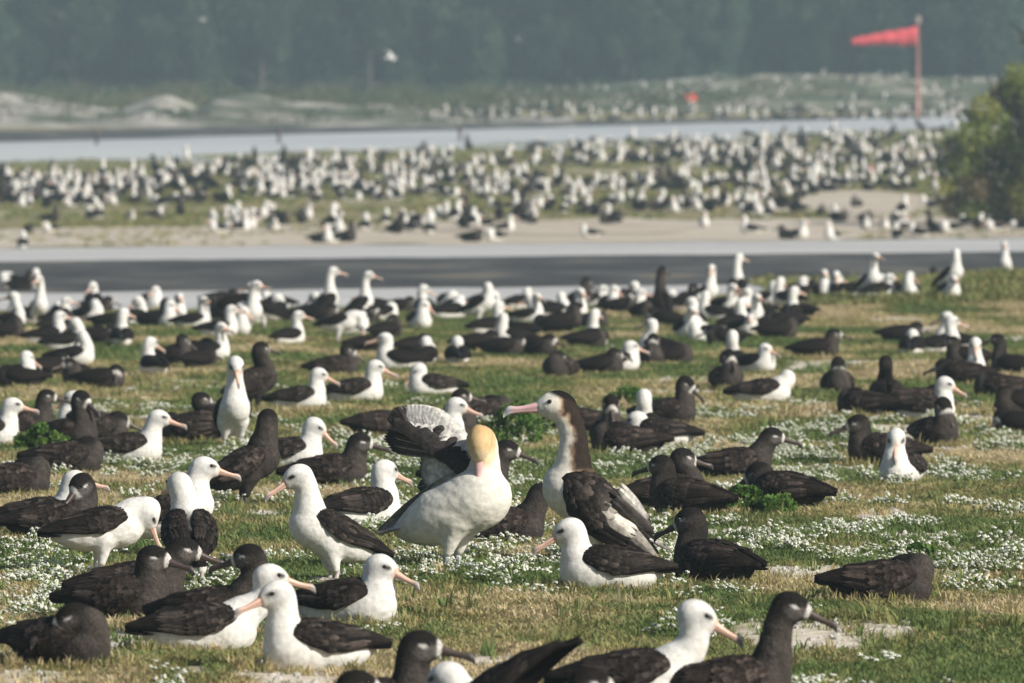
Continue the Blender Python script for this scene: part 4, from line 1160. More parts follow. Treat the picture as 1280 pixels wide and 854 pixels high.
count = {'L': len(MID_L) + sum(b[2] == 'L' for b in NEAR), 'B': len(MID_B) + sum(b[2] == 'B' for b in NEAR)}
me_cache = {}
def mesh_arrays(me):
    if me.name not in me_cache:
        v = np.zeros(len(me.vertices) * 3, np.float32); me.vertices.foreach_get('co', v)
        t = np.array([list(p.vertices) for p in me.polygons if len(p.vertices) == 4]); t3 = [list(p.vertices) for p in me.polygons if len(p.vertices) == 3]
        c = np.zeros(len(me.vertices) * 4, np.float32); me.attributes['col'].data.foreach_get('color', c)
        me_cache[me.name] = (v.reshape(-1, 3), t, np.array(t3) if t3 else None, c.reshape(-1, 4)[:, :3])
    return me_cache[me.name]
for px, py, k in far:
    me = FARV[k][fr.choice(6, p=FAR_P[k])]
    x, y = flat_pt(px, py); face = fr.uniform(0, 2 * np.pi); s = fr.uniform(.80, .98)
    if count[k] < 298:
        count[k] += 1
        o = obj(SPECIES[k], me)
        o.location = (x, y, float(base(y)) + .012); o.rotation_euler = (0, 0, face); o.scale = (s, s, s)
        near = py > 284
        word = 'white-headed' if k == 'L' else 'dark'
        if near:
            tag(o, 'small ' + word + ' albatross on the bare sand strip beyond the road', 'albatross', word + ' albatrosses on the sand strip')
        else:
            tag(o, 'tiny ' + word + ' albatross in the distant flock between road and runway', 'albatross', 'distant ' + word + ' albatrosses')
    else:
        v, q, t, c = mesh_arrays(me)
        flock.add((v * s) @ rotz(face).T + [x, y, float(base(y)) + .012], q=q, t=t, c=c)
if flock.n:
    tag(obj('albatross_flock', flock.mesh('albatross_flock', M_FAR)), 'far speckled flock of white and dark albatrosses along the runway edge', 'flock', kind='stuff')
# specks of birds still farther, on the slope past the runway
flock = Geo()
for _ in range(170):
    px = fr.uniform(560, 1290)
    Y = fr.uniform(415, 468); x = (px - 640) / FPX * Y
    k = 'L' if fr.uniform() < .6 else 'B'
    v, q, t, c = mesh_arrays(FARV[k][fr.choice(6)])
    crest = CAM_H - (np.interp(px, [520, 590, 640, 700, 780, 880, 1000, 1150, 1280], [145, 128, 122, 116, 108, 98, 95, 97, 100]) - HORIZON) * 470 / FPX
    tt = (Y - 470) / 60
    z = FLOOR + (crest - FLOOR) * math.cos(tt * math.pi / 2) ** 1.3
    flock.add(v * fr.uniform(.55, .8) @ rotz(fr.uniform(0, 6.28)).T + [x, Y, z + .03], q=q, t=t, c=c)
for _ in range(170):
    Y = fr.uniform(372, 414); px = fr.uniform(540, 1290); k = 'L' if fr.uniform() < .6 else 'B'
    v, q, t, c = mesh_arrays(FARV[k][fr.choice(6)])
    flock.add(v * fr.uniform(.7, .95) @ rotz(fr.uniform(0, 6.28)).T + [(px - 640) / FPX * Y, Y, FLOOR + .03], q=q, t=t, c=c)
tag(obj('albatross_flock', flock.mesh('albatross_flock', M_FAR)), 'faint specks of albatrosses on the slope beyond the runway', 'flock', kind='stuff')

# ------------------------------------------------------------------ birds in the air
def flying_bird(name, px, py, Y, span, face, bank, c_body, c_wing, label, cat):
    g = Geo()
    x = (px - 640) / FPX * Y; z = CAM_H - (py - HORIZON) * Y / FPX
    k = span
    t = np.linspace(-.30, .30, 9)
    g.tube(np.stack([t * k, 0 * t, .012 * k * np.sin(t * 4)], -1), k * np.array([.004, .02, .034, .042, .042, .036, .03, .028, .006]), 8, c_body)
    root = empty(name, (x, Y, z), R(face)); root.rotation_euler = (R(bank), 0, R(face))
    obj('body', g.mesh('body', M_FAR), root)
    for s in (-1, 1):
        g = Geo()
        yy = np.linspace(.02, .5, 9)
        le = np.array([.10, .11, .12, .12, .10, .07, .03, -.02, -.08]); te = np.array([-.05, -.04, -.03, -.03, -.04, -.05, -.07, -.09, -.10])
        zz = .10 * np.sin(yy * 4) 
        P = np.stack([np.stack([le * k, s * yy * k, zz * k], -1), np.stack([(le + te) / 2 * k, s * yy * k, zz * k + .012 * k], -1), np.stack([te * k, s * yy * k, zz * k], -1), np.stack([(le + te) / 2 * k, s * yy * k, zz * k - .006 * k], -1)], 1)
        g.grid(P, c_wing, close=True)
        obj('wing', g.mesh('wing', M_FAR), root)
    return tag(root, label, cat)
flying_bird('white_tern', 488, 72, 300, .62, 20, 28, (.8, .8, .78), (.8, .8, .78), 'bright white seabird gliding in front of the dark trees', 'seabird')
flying_bird('white_tern', 253, 25, 330, .5, 200, 15, (.55, .55, .55), (.55, .55, .55), 'faint pale seabird high in front of the trees', 'seabird')
flying_bird('white_tern', 648, 50, 350, .42, 150, 30, (.6, .6, .6), (.6, .6, .6), 'tiny pale seabird in front of the treetops', 'seabird')
flying_bird('black_footed_albatross', 1280, 52, 170, .75, 60, 40, (.03, .028, .026), (.03, .027, .025), 'dark albatross flying past above the shrub', 'albatross')

# ------------------------------------------------------------------ windsock and markers
def windsock():
    Y = 385; x = (1147 - 640) / FPX * Y
    k = Y / FPX
    zt = CAM_H + (HORIZON - 22) * k
    root = empty('windsock', (x, Y, 0))   # local z is height above the camera's foot
    g = Geo(); g.tube([(0, 0, FLOOR - .1), (0, 0, zt - .16)], [.055, .045], 10, (.42, .20, .18)); obj('pole', g.mesh('pole', M_PAINT), root)
    g = Geo(); g.tube([(0, 0, zt - .16), (0, 0, zt - .05), (0, 0, zt + .08)], [.09, .10, .07], 10, (.34, .27, .24)); obj('pole_cap', g.mesh('pole_cap', M_PAINT), root)
    # collar hoop and the fabric cone, blown to the left
    zc = CAM_H + (HORIZON - 45) * k
    g = Geo()
    a = np.linspace(0, 2 * np.pi, 25)
    g.tube(np.stack([-.03 + 0 * a, .31 * np.cos(a), zc + .31 * np.sin(a)], -1), .015, 6, (.3, .1, .08), caps=False)
    obj('hoop', g.mesh('hoop', M_PAINT), root)
    L = 81 * k; n = 28
    t = np.linspace(0, 1, 26); ang = np.linspace(0, 2 * np.pi, n, endpoint=False)
    r = .325 * (1 - t) + .12 * t
    zz = zc - .20 * t ** 1.1
    P = np.zeros((26, n, 3))
    wr = 1 + .06 * np.sin(ang * 3 + 1)[None] * np.sin(t * 9)[:, None] + .05 * np.sin(t * 31)[:, None]
    P[..., 0] = -.03 - L * t[:, None]
    P[..., 1] = (r[:, None] * wr) * np.cos(ang)[None]
    P[..., 2] = zz[:, None] + (r[:, None] * wr) * np.sin(ang)[None]
    g = Geo(); g.grid(P, (.70, .085, .10), close=True)
    obj('sock', g.mesh('sock', M_PAINT), root)
    tag(root, 'red windsock blowing sideways from a reddish pole beyond the flock', 'windsock')
windsock()

def marker(name, px, py, w, h, c, label, cat, grp=None, Y=None, zb=0.0):
    """a small A-shaped board or post standing on the ground"""
    x, y = flat_pt(px, py)
    if Y: x, y = (px - 640) / FPX * Y, Y
    root = empty(name, (x, y, zb + float(base(y))))
    g = Geo()
    v = [(-w / 2, -.12, 0), (w / 2, -.12, 0), (w / 2 * .9, 0, h), (-w / 2 * .9, 0, h), (-w / 2, .12, 0), (w / 2, .12, 0)]
    g.add(v, q=[(0, 1, 2, 3), (5, 4, 3, 2)], t=[(0, 3, 4), (1, 5, 2)], c=c)
    obj('board', g.mesh('board', M_PAINT, smooth=False), root)
    g = Geo()
    for s in (-1, 1):
        g.tube([(s * w * .4, -.1, -.05), (s * w * .36, 0, h + .03)], .012, 6, (.2, .18, .17))
    obj('frame', g.mesh('frame', M_PAINT), root)
    return tag(root, label, cat, grp)
marker('runway_marker', 862, 141, .55, .34, (.78, .09, .05), 'bright orange-red marker board on the slope beyond the runway', 'marker', Y=425, zb=.25)
marker('runway_marker', 1089, 222, .17, .27, (.38, .15, .10), 'rusty red marker board standing inside the distant flock', 'marker')
def edge_light(px, py):
    x, y = flat_pt(px, py)
    root = empty('runway_light', (x, y, float(base(y)) + .02))
    g = Geo(); g.tube([(0, 0, 0), (0, 0, .26)], [.05, .04], 8, (.06, .045, .045)); obj('post', g.mesh('post', M_PAINT), root)
    g = Geo(); g.tube([(0, 0, .26), (0, 0, .31), (0, 0, .38), (0, 0, .41)], [.07, .09, .08, .03], 10, (.08, .05, .05)); obj('lamp', g.mesh('lamp', M_PAINT), root)
    tag(root, 'short dark edge light post on the pale runway', 'runway light', 'edge lights along the runway')
for p in [(121, 182), (349, 180), (575, 177)]: edge_light(*p)

# ------------------------------------------------------------------ leaves, shrubs and trees
def leaf_cloud(n, centres, radii, size, cols, r, flat=.0, droop=0., shell=.35):
    """n leaf quads (folded along the midrib) spread through ellipsoids"""
    centres = np.asarray(centres, float); radii = np.asarray(radii, float)
    vol = radii.prod(1) ** .8; pick = r.choice(len(centres), n, p=vol / vol.sum())
    d = r.normal(size=(n, 3)); d /= np.linalg.norm(d, axis=1, keepdims=True)
    rad = (shell + (1 - shell) * r.uniform(size=n)) ** .5
    p = centres[pick] + d * rad[:, None] * radii[pick]
    ax = r.normal(size=(n, 3)) + d * .8; ax[:, 2] -= droop; ax /= np.linalg.norm(ax, axis=1, keepdims=True)
    sd = np.cross(ax, r.normal(size=(n, 3))); sd /= np.linalg.norm(sd, axis=1, keepdims=True) + 1e-9
    s = size * r.uniform(.6, 1.3, n)
    w = .38 if droop < 1 else .10
    nn = np.cross(ax, sd)
    a = p - ax * s[:, None] * .5; b = p + ax * s[:, None] * .5
    m = p + nn * (s * .06)[:, None]
    V = np.stack([a, m + sd * (s * w)[:, None], b, m - sd * (s * w)[:, None]], 1).reshape(-1, 3)
    k = np.arange(n) * 4
    Q = np.stack([k, k + 1, k + 2, k + 3], -1)
    cc = cols[pick % len(cols)] * r.uniform(.65, 1.35, (n, 1))
    C = np.repeat(cc, 4, axis=0)
    return V, Q, C

def shrub():
    r = np.random.default_rng(33)
    x, y = flat_pt(1262, 283); bz = float(base(y))
    root = empty('coastal_shrub', (x, y, bz))
    # lobes in local metres; the crown rises to the right
    k = y / FPX
    lob = []
    for px, py, rr in [(1215, 262, 20), (1240, 255, 26), (1200, 240, 20), (1222, 232, 22), (1250, 222, 30), (1208, 205, 24), (1232, 195, 24), (1186, 205, 15), (1180, 232, 14), (1192, 258, 18), (1192, 182, 15), (1215, 170, 22), (1242, 160, 26),
                       (1210, 148, 14), (1230, 135, 18), (1255, 128, 24), (1268, 108, 20), (1272, 92, 18), (1290, 120, 36), (1290, 180, 44), (1300, 240, 46), (1340, 150, 60), (1360, 230, 60), (1330, 100, 36), (1275, 262, 34), (1400, 200, 60), (1400, 120, 44)]:
        lob.append(((px - 1262) * k, r.uniform(-.35, .6), CAM_H - (py - HORIZON) * k - bz, rr * k))
    cen = [(a, b, max(c, .1)) for a, b, c, d in lob]; rad = [(d * 1.1, d * 1.3, d) for a, b, c, d in lob]
    cols = np.array([[.22, .27, .07], [.14, .18, .07], [.30, .31, .08], [.22, .17, .10], [.11, .14, .06], [.25, .29, .08]])
    V, Q, C = leaf_cloud(34000, cen, rad, .075, cols, r, shell=.2)
    obj('crown', mesh_from('crown', V, Q, M_LEAF, C, smooth=False), root)
    g = Geo()
    for i, (a, b, c_, d) in enumerate(lob):
        foot = np.array([.35 + .2 * math.sin(i), .15 * math.cos(i * 2), 0])
        tip = np.array([a, b, max(c_, .1)])
        mid = foot * .5 + tip * .5 + r.normal(size=3) * .06
        g.tube([foot, mid, tip], [.03, .02, .006], 6, (.12, .09, .065))
    obj('branches', g.mesh('branches', M_BARK), root)
    tag(root, 'tall yellow-green coastal shrub at the edge of the sandy strip', 'shrub')
shrub()

def ironwood(seed):
    r = np.random.default_rng(seed)
    Ht = r.uniform(8, 10)
    g = Geo()
    z = np.linspace(0, 1, 8)
    lean = np.cumsum(r.normal(0, .06, (8, 2)), 0)
    tr = np.concatenate([lean, (z * Ht)[:, None]], 1)
    g.tube(tr, np.linspace(.15, .03, 8), 8, (.05, .045, .04))
    cen, rad = [], []
    for i in range(34):
        t = r.uniform(.03, 1.0) if i > 8 else r.uniform(.03, .3)
        b = np.array([np.interp(t, z, tr[:, k]) for k in range(3)])
        a = r.uniform(0, 2 * np.pi); ln = (1.15 - t * .75) * r.uniform(.8, 2.0)
        tip = b + np.array([math.cos(a) * ln, math.sin(a) * ln, r.uniform(.2, .9)])
        g.tube([b, (b + tip) / 2 + [0, 0, .1], tip], [.06, .04, .015], 5, (.10, .085, .07))
        cen.append(tip); rad.append((r.uniform(.5, .9), r.uniform(.5, .9), r.uniform(.6, 1.3)))
    cols = np.array([[.040, .075, .040], [.05, .085, .045], [.030, .055, .036], [.06, .09, .05]])
    cols = cols * r.uniform(.6, 1.6)
    V, Q, C = leaf_cloud(9500, cen, rad, .5, cols, r, droop=1.2, shell=.1)
    return g.mesh('trunk', M_BARK), mesh_from('crown', V, Q, M_LEAF, C, smooth=False)
TREES = [ironwood(s) for s in (61, 62, 63, 64, 65)]
tr_r = np.random.default_rng(70)
k = 0
for row, (Y, sp) in enumerate([(512, 2.3), (522, 2.3), (533, 2.5), (548, 2.6)]):
    X = -34.0 + tr_r.uniform(0, 2)
    while X < 34:
        tk, cr = TREES[k % 5]; k += 1
        s = tr_r.uniform(.8, 1.2)
        root = empty('ironwood_tree', (X, Y + tr_r.uniform(-3, 3), FLOOR - .1), tr_r.uniform(0, 6.28), s)
        obj('trunk', tk, root); obj('crown', cr, root)
        tag(root, 'tall dark feathery tree in the hazy wood beyond the dunes', 'tree', 'trees of the hazy wood')
        X += sp * tr_r.uniform(.7, 1.3)

# scrub on the dunes: one mass of low bushes
V, Q, C = [], [], []
sr = np.random.default_rng(81)
cen, rad = [], []
for _ in range(240):
    px = sr.uniform(-60, 1350); left = px < 600
    if left:
        Y = sr.uniform(354, 378); row = np.interp(px, [0, 130, 245, 330, 600], [124, 142, 143, 128, 150]) + sr.uniform(-2, 20)
    else:
        Y = sr.uniform(425, 482); row = np.interp(px, [600, 780, 1000, 1280], [128, 112, 100, 104]) + sr.uniform(0, 26)
    x = (px - 640) / FPX * Y; z = max(FLOOR + .05, CAM_H - (row - HORIZON) * Y / FPX)
    a = sr.uniform(.15, .5)
    cen.append((x, Y, z)); rad.append((a * 1.8, a * 1.5, a * .7))
for _ in range(260):
    Y = sr.uniform(392, 500); x = sr.uniform(-.047, .02 if Y > 400 else .0) * Y; a = sr.uniform(.25, .7)
    cen.append((x, Y, FLOOR + a * .5)); rad.append((a * 2.0, a * 1.6, a * .8))
V, Q, C = leaf_cloud(42000, cen, rad, .12, np.array([[.07, .10, .045], [.10, .12, .06], [.13, .12, .07], [.06, .08, .04]]), sr, shell=.1)
tag(obj('dune_scrub', mesh_from('dune_scrub', V, Q, M_LEAF, C, smooth=False)), 'low grey-green scrub covering the pale dunes', 'scrub', kind='stuff')

# ------------------------------------------------------------------ ground cover (instanced on points)
def points_object(name, pts, rot, scl, idx, tint, sources, label, cat):
    me = bpy.data.meshes.new(name)
    me.vertices.add(len(pts)); me.vertices.foreach_set('co', np.asarray(pts, np.float32).ravel())
    def at(nm, typ, arr, key):
        a = me.attributes.new(nm, typ, 'POINT'); a.data.foreach_set(key, arr)
    at('rot', 'FLOAT_VECTOR', np.asarray(rot, np.float32).ravel(), 'vector')
    at('scl', 'FLOAT_VECTOR', np.asarray(scl, np.float32).ravel(), 'vector')
    at('idx', 'INT', np.asarray(idx, np.int32), 'value')
    at('tint', 'FLOAT', np.asarray(tint, np.float32), 'value')
    o = obj(name, me)
    src = bpy.data.collections.new(name + '_source')
    for i, m in enumerate(sources):
        so = bpy.data.objects.new('%s_tuft_%02d' % (name, i), m)
        src.objects.link(so)
    ng = bpy.data.node_groups.new(name + '_scatter', 'GeometryNodeTree')
    ng.interface.new_socket('Geometry', in_out='INPUT', socket_type='NodeSocketGeometry')
    ng.interface.new_socket('Geometry', in_out='OUTPUT', socket_type='NodeSocketGeometry')
    gi = ng.nodes.new('NodeGroupInput'); go = ng.nodes.new('NodeGroupOutput')
    ci = ng.nodes.new('GeometryNodeCollectionInfo')
    ci.inputs['Collection'].default_value = src
    ci.inputs['Separate Children'].default_value = True
    ci.inputs['Reset Children'].default_value = True
    def na(nm, typ):
        n = ng.nodes.new('GeometryNodeInputNamedAttribute'); n.data_type = typ; n.inputs['Name'].default_value = nm
        return n.outputs[0]
    ip = ng.nodes.new('GeometryNodeInstanceOnPoints')
    ip.inputs['Pick Instance'].default_value = True
    er = ng.nodes.new('FunctionNodeEulerToRotation')
    ng.links.new(na('rot', 'FLOAT_VECTOR'), er.inputs[0])
    ng.links.new(gi.outputs[0], ip.inputs['Points'])
    ng.links.new(ci.outputs[0], ip.inputs['Instance'])
    ng.links.new(na('idx', 'INT'), ip.inputs['Instance Index'])
    ng.links.new(er.outputs[0], ip.inputs['Rotation'])
    ng.links.new(na('scl', 'FLOAT_VECTOR'), ip.inputs['Scale'])
    ng.links.new(ip.outputs[0], go.inputs[0])
    md = o.modifiers.new('scatter', 'NODES'); md.node_group = ng
    return tag(o, label, cat, kind='stuff')

def grass_tuft(seed, nb, height, spread, mat=None):
    r = np.random.default_rng(seed); g = Geo()
    for i in range(nb):
        a = r.uniform(0, 6.28); b = np.array([math.cos(a), math.sin(a), 0]) * spread * r.uniform(0, 1)
        h = height * r.uniform(.5, 1.2); ln = r.uniform(.2, 1.1) * h
        d = np.array([math.cos(a + r.uniform(-1, 1)), math.sin(a + r.uniform(-1, 1)), 0])
        s = np.array([-d[1], d[0], 0]) * .0024
        p1 = b + d * ln * .35 + [0, 0, h * .65]; p2 = b + d * ln + [0, 0, h * r.uniform(.75, 1.0)]
        c = r.uniform(.75, 1.25)
        g.add([b - s, b + s, p1 + s * .8, p1 - s * .8, p2], q=[(0, 1, 2, 3)], t=[(3, 2, 4)], c=np.array([c * r.uniform(.95, 1.1), c, c * r.uniform(.85, 1.1)]))
    return g.mesh('tuft', mat or M_GRASS)

gr = np.random.default_rng(90)
TUFTS = [grass_tuft(200 + i, 16, .030, .035) for i in range(6)]
def scatter_xy(n, y0, y1, margin):
    y = gr.uniform(y0, y1, n * 2)
    half = .045 * y + margin
    w = half / half.max()
    keep = gr.uniform(size=len(y)) < w
    y = y[keep][:n]; half = half[keep][:n]
    return gr.uniform(-1, 1, len(y)) * half, y

FLOWER_PX = [(40, 740, 60, 40), (60, 700, 70, 25), (20, 775, 50, 15), (95, 750, 50, 20), (600, 690, 80, 45), (560, 660, 60, 30), (480, 650, 50, 22), (530, 715, 70, 22), (630, 720, 60, 18), (800, 665, 40, 30), (835, 690, 40, 20),
             (890, 650, 50, 22), (940, 680, 60, 22), (1000, 670, 50, 14), (1180, 710, 120, 28), (1240, 735, 80, 20), (1110, 672, 70, 12), (1250, 640, 60, 12), (1190, 600, 60, 10), (1060, 545, 80, 10), (1200, 545, 80, 12), (1260, 560, 50, 8),
             (840, 560, 70, 20), (790, 590, 40, 14), (880, 585, 40, 12), (1010, 580, 60, 14), (1040, 600, 60, 10), (960, 560, 40, 8), (290, 640, 40, 12), (250, 745, 60, 14), (30, 590, 40, 10), (220, 590, 60, 10), (340, 570, 60, 10),
             (450, 560, 50, 10), (510, 600, 40, 14), (620, 600, 60, 12), (640, 640, 40, 10), (690, 700, 50, 14), (900, 745, 60, 10), (880, 790, 60, 10), (1000, 720, 40, 10), (1080, 730, 30, 8), (680, 540, 60, 8), (880, 525, 60, 6), (150, 520, 60, 6), (500, 490, 60, 5), (900, 620, 80, 10), (1240, 700, 60, 16), (1020, 700, 60, 10)]
FLOWERS = []
for px, py, rx, ry in FLOWER_PX:
    x, y, z = ground(px, py)
    FLOWERS.append((x, y, rx * y / FPX, depth_of(py, ry)))
def flower_mask(x, y):
    m = np.zeros(np.shape(x))
    wob = (fbm(x / .22, y / .5, 55) - .5) * 1.7
    for sx, sy, rx, ry in FLOWERS:
        d = np.sqrt(((x - sx) / rx) ** 2 + ((y - sy) / ry) ** 2) + wob
        m = np.maximum(m, 1 - smooth(.35, 1.35, d))
    return m

def grass_layer(n, y0, y1, margin, size, name, label):
    x, y = scatter_xy(n, y0, y1, margin)
    sm = sand_mask(x, y)
    keep = (gr.uniform(size=len(x)) > sm * .945) & (HORIZON + (CAM_H - base(y)) * FPX / y > 393 - .0156 * np.clip(x / y * FPX + 640, -300, 1600) + 10 * (fbm(x / .8, y / 3., 17) - .5))
    x, y = x[keep], y[keep]
    n = len(x)
    dry = fbm(x / .9, y / 2.4, 61, 4)
    tint = np.clip((dry - .44) * 4.0 + .15 + gr.normal(0, .19, n) - .25 * flower_mask(x, y), 0, 1)
    hgt = (.55 + .9 * fbm(x / .6, y / 1.2, 66)) * gr.uniform(.7, 1.25, n)
    # shorter turf at the edge of bare sand
    pts = np.stack([x, y, terrain(x, y) - .004], -1)
    rot = np.stack([gr.uniform(-.15, .15, n), gr.uniform(-.15, .15, n), gr.uniform(0, 6.28, n)], -1)
    scl = np.stack([size * gr.uniform(.8, 1.4, n)] * 2 + [size ** .5 * hgt], -1)
    return points_object(name, pts, rot, scl, gr.integers(0, 6, n), tint, TUFTS, label, 'grass')
grass_layer(150000, 27, 58, 1.6, 1.0, 'turf_grass', 'short green and straw-coloured turf grass between the sitting birds')
grass_layer(95000, 58, 110, 1.8, 1.5, 'turf_grass', 'short dry turf grass reaching back to the road')
rim = []
for (px, py, kind, face, pn, extra, label) in NEAR:
    if pose(pn).get('stand') or py > 900: continue
    x, y, z = ground(px, py)
    a = gr.uniform(0, 6.28, 90); rr = gr.uniform(.85, 1.5, 90)
    c_, s_ = math.cos(R(face)), math.sin(R(face))
    ex, ey = .19 * rr * np.cos(a) - .02, .115 * rr * np.sin(a)
    rim.append(np.stack([x + ex * c_ - ey * s_, y + ex * s_ + ey * c_], -1))
rim = np.concatenate(rim); n = len(rim)
points_object('nest_grass', np.stack([rim[:, 0], rim[:, 1], terrain(rim[:, 0], rim[:, 1]) - .004], -1), np.stack([gr.uniform(-.4, .4, n), gr.uniform(-.4, .4, n), gr.uniform(0, 6.28, n)], -1),
              np.stack([gr.uniform(.6, 1.2, n)] * 2 + [gr.uniform(.8, 1.9, n)], -1), gr.integers(0, 6, n), np.clip(gr.normal(.62, .25, n), 0, 1), TUFTS, 'dry grass pressed up around the sitting birds', 'grass')
tx, ty = scatter_xy(9000, 27, 75, 1.5); kp = fbm(tx / .4, ty / 1.2, 131) > .56; tx, ty = tx[kp], ty[kp]; n = len(tx)
points_object('tall_tufts', np.stack([tx, ty, terrain(tx, ty) - .004], -1), np.stack([gr.uniform(-.3, .3, n), gr.uniform(-.3, .3, n), gr.uniform(0, 6.28, n)], -1),
              np.stack([gr.uniform(.8, 1.6, n)] * 2 + [gr.uniform(1.2, 2.6, n)], -1), gr.integers(0, 6, n), np.clip(gr.normal(.25, .25, n), 0, 1), TUFTS, 'scattered taller tufts of green and straw grass in the turf', 'grass')
# long grass on the bank by the road and a coarse cover past it
def coarse(n, xr, yr, hgt, tmean, name, label, rows=None):
    x = gr.uniform(*xr, n); y = gr.uniform(*yr, n)
    if rows is not None:
        px = x / y * FPX + 640; py = HORIZON + (CAM_H - base(y)) * FPX / y
        keep = (py < np.interp(px, rows[0], rows[1])) & (py > np.interp(px, rows[0], rows[2])) & (gr.uniform(size=n) < smooth(.38, .55, fbm(x / 3., y / 8., 91)))
        for a, b, rx, ry in BARE: keep &= ((px - a) / rx) ** 2 + ((py - b) / ry) ** 2 > 1
        x, y = x[keep], y[keep]; n = len(x)
    pts = np.stack([x, y, terrain(x, y) - .005], -1)
    rot = np.stack([gr.uniform(-.2, .2, n), gr.uniform(-.2, .2, n), gr.uniform(0, 6.28, n)], -1)
    scl = np.stack([gr.uniform(2., 4., n)] * 2 + [hgt * gr.uniform(.5, 1.4, n)], -1)
    return points_object(name, pts, rot, scl, gr.integers(0, 6, n), np.clip(gr.normal(tmean, .15, n), 0, 1), TUFTS, label, 'grass')
coarse(5000, (2.6, 7.5), (100, 122), 2.6, .30, 'bank_grass', 'longer green grass on the bank beside the road')
coarse(70000, (-20, 24), (172, 350), 3.2, .32, 'field_grass', 'patchy grey-green grass under the distant flock', rows=([-200, 0, 640, 1280, 1500], [290, 288, 276, 272, 270], [210, 206, 182, 160, 155]))

coarse(2200, (-14, 16), (150, 185), 2.2, .42, 'verge_grass', 'sparse dry tufts along the sandy verge beyond the road', rows=([-200, 0, 640, 1280, 1500], [316, 312, 303, 298, 296], [284, 280, 272, 266, 262]))
# white-flowered ground cover
M_FLOWER = attr_mat('flower_clump', .7, 30., .05, 0, 1., .2)
def flower_clump(seed):
    r = np.random.default_rng(seed); g = Geo()
    for i in range(26):
        a = r.uniform(0, 6.28); rr = .06 * math.sqrt(r.uniform()); h = .055 * r.uniform(.5, 1.15)
        b = np.array([math.cos(a) * rr * .4, math.sin(a) * rr * .4, 0]); tpt = np.array([math.cos(a) * rr, math.sin(a) * rr, h])
        s = np.array([-math.sin(a), math.cos(a), 0]) * .0015
        gc = np.array([.16, .22, .06]) * r.uniform(.7, 1.4)
        g.add([b - s, b + s, tpt + s, tpt - s], q=[(0, 1, 2, 3)], c=gc)
        for j in range(4):
            aa = r.uniform(0, 6.28); p = b + (tpt - b) * r.uniform(.2, .9)
            d = np.array([math.cos(aa), math.sin(aa), r.uniform(.1, .8)]) * .016; s2 = np.array([-math.sin(aa), math.cos(aa), 0]) * .004
            g.add([p, p + d * .5 + s2, p + d, p + d * .5 - s2], q=[(0, 1, 2, 3)], c=gc * r.uniform(.8, 1.3))
        if r.uniform() < .50:
            # a head of small florets
            wc = np.array([.72, .73, .63]) * r.uniform(.85, 1.05)
            for j in range(7):
                aa = j * .9 + r.uniform(0, .5); q = tpt + np.array([math.cos(aa), math.sin(aa), .55 * math.cos(j * 1.7)]) * (.0058 if j else 0) * r.uniform(.7, 1.2)
                e = .0042 * r.uniform(.8, 1.2)
                t1 = np.array([math.cos(aa + 1), math.sin(aa + 1), .3]) * e; t2 = np.array([-math.sin(aa + 1), math.cos(aa + 1), .5]) * e
                g.add([q - t1, q - t2, q + t1, q + t2, q + [0, 0, e * .8]], t=[(0, 1, 4), (1, 2, 4), (2, 3, 4), (3, 0, 4)], c=wc)
    return g.mesh('clump', M_FLOWER, smooth=False)
CLUMPS = [flower_clump(300 + i) for i in range(6)]
fx, fy = scatter_xy(150000, 27, 72, 1.4)
fm = flower_mask(fx, fy) + .24 * smooth(.52, .62, fbm(fx / .5, fy / 1.1, 71)) * (fy < 66)
keep = (gr.uniform(size=len(fx)) < fm * .16 * smooth(.30, .62, fbm(fx / .16, fy / .3, 99))) & (sand_mask(fx, fy) < .5)
fx, fy = fx[keep], fy[keep]; n = len(fx)
print('flowers', n)
s = gr.uniform(.55, 1.15, n)
points_object('flower_cover', np.stack([fx, fy, terrain(fx, fy) - .003], -1), np.stack([gr.uniform(-.2, .2, n), gr.uniform(-.2, .2, n), gr.uniform(0, 6.28, n)], -1),
              np.stack([s, s, s * gr.uniform(.7, 1.1, n)], -1), gr.integers(0, 6, n), np.zeros(n), CLUMPS, 'low green ground cover dotted with tiny white flowers', 'flowers')

# bright green leafy clumps
def leafy(px, py, w, h, label, seed):
    r = np.random.default_rng(seed)
    x, y, z = ground(px, py); k = y / FPX
    root = empty('leafy_plant', (x, y, z))
    cen, rad = [], []
    for i in range(14):
        a = r.uniform(-1, 1); q = r.uniform(.25, .9)
        cen.append((a * w * k * .45, r.uniform(-1, 1) * w * k * .3, h * k * q * (1 - .5 * a * a))); rad.append((w * k * .13, w * k * .13, h * k * .22))
    V, Q, C = leaf_cloud(1800, cen, rad, .020, np.array([[.10, .20, .035], [.08, .16, .03], [.14, .23, .05]]), r, shell=.1)
    obj('foliage', mesh_from('foliage', V, Q, M_LEAF, C, smooth=False), root)
    g = Geo()
    for c_ in cen:
        g.tube([(c_[0] * .3, c_[1] * .3, -.01), (c_[0] * .8, c_[1] * .8, c_[2] * .6), c_], [.003, .0025, .0015], 5, (.10, .14, .05))
    obj('stems', g.mesh('stems', M_LEAF), root)
    tag(root, label, 'plant')
leafy(52, 566, 66, 36, 'bright green leafy plant in front of a dark bird with raised head', 1)
leafy(652, 560, 92, 56, 'bright green leafy clump behind the gap between the two large birds', 2)
leafy(948, 644, 90, 44, 'bright green leafy clump in front of the low-headed dark bird', 3)
leafy(790, 512, 80, 28, 'green leafy clump behind the camera-facing dark bird', 4)
leafy(1150, 700, 46, 20, 'small green leafy tuft among white flowers on open turf', 5)
leafy(700, 690, 40, 18, 'small green sprig between the big birds among white flowers', 6)

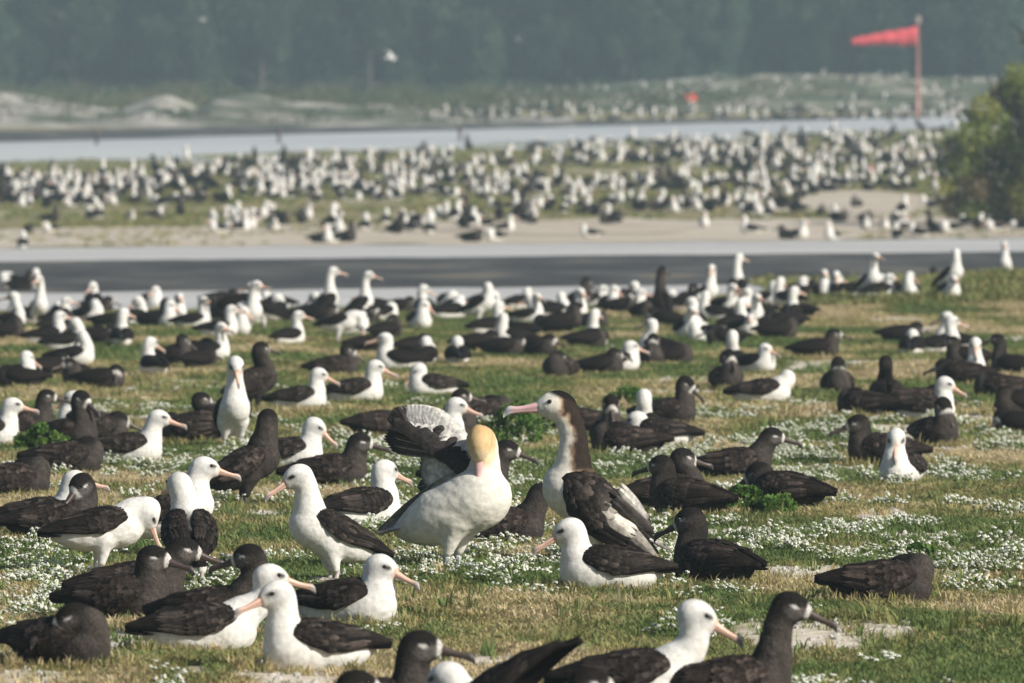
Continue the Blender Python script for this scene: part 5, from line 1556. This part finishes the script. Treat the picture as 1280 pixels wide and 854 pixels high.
# pieces of bleached coral lying about
def stone_mesh(seed):
    r = np.random.default_rng(seed)
    th = np.linspace(0, np.pi, 6); ph = np.linspace(0, 2 * np.pi, 8, endpoint=False)
    P = np.stack([np.sin(th)[:, None] * np.cos(ph)[None], np.sin(th)[:, None] * np.sin(ph)[None], np.cos(th)[:, None] * np.ones((1, 8))], -1)
    P = P * (1 + .3 * r.uniform(-1, 1, (6, 8, 1))) * np.array([1, .8, .55])
    P[0] = P[0].mean(0); P[-1] = P[-1].mean(0)
    g = Geo(); g.grid(P, (.60, .58, .54), close=True)
    return g.mesh('coral_stone', M_STONE, smooth=False)
STONES = [stone_mesh(400 + i) for i in range(5)]
for i, (px, py, w) in enumerate([(995, 776, 10), (1022, 782, 12), (1046, 800, 11), (1060, 786, 9), (1082, 706, 13), (985, 801, 9), (1035, 826, 12), (660, 806, 12), (640, 815, 10), (690, 820, 13), (706, 806, 9), (1110, 785, 10), (1135, 780, 8), (838, 752, 8), (612, 771, 8), (1246, 776, 9)]):
    x, y, z = ground(px, py); sc = w * .5 * y / FPX
    o = obj('coral_stone', STONES[i % 5]); o.location = (x, y, z + sc * .2); o.scale = (sc, sc, sc); o.rotation_euler = (0, 0, i * 1.3)
    tag(o, 'small bleached coral stone lying on the turf', 'stone', 'bleached coral stones')
# pebbles and chips on the bare patches
px_, py_ = scatter_xy(90000, 27, 75, 1.2)
kk = sand_mask(px_, py_) > gr.uniform(.2, .8, len(px_))
px_, py_ = px_[kk], py_[kk]; n = len(px_)
s = gr.uniform(.003, .008, n) + .012 * gr.uniform(size=n) ** 6
points_object('pebbles', np.stack([px_, py_, terrain(px_, py_)], -1), gr.uniform(0, 6.28, (n, 3)), np.stack([s, s, s], -1), gr.integers(0, 5, n), np.zeros(n), STONES, 'pale pebbles and coral chips on the bare sand', 'pebbles')

# ------------------------------------------------------------------ haze
hz = bpy.data.materials.new('haze'); hz.use_nodes = True
nt = hz.node_tree
nt.nodes.remove(nt.nodes['Principled BSDF'])
pv = nt.nodes.new('ShaderNodeVolumePrincipled')
pv.inputs['Color'].default_value = (.68, .90, 1.0, 1)
pv.inputs['Density'].default_value = .00060
pv.inputs['Anisotropy'].default_value = 0.0
nt.links.new(pv.outputs[0], nt.nodes['Material Output'].inputs['Volume'])
b0, b1 = (-3500, -300, -3.2), (3500, 5500, 16)
v = [(x, y, z) for x in (b0[0], b1[0]) for y in (b0[1], b1[1]) for z in (b0[2], b1[2])]
fq = np.array([(0, 1, 3, 2), (4, 6, 7, 5), (0, 4, 5, 1), (2, 3, 7, 6), (0, 2, 6, 4), (1, 5, 7, 3)])
ho = obj('haze', mesh_from('haze', v, fq, hz, smooth=False))
tag(ho, kind='stuff', label='thin bluish sea haze filling the air', cat='haze')
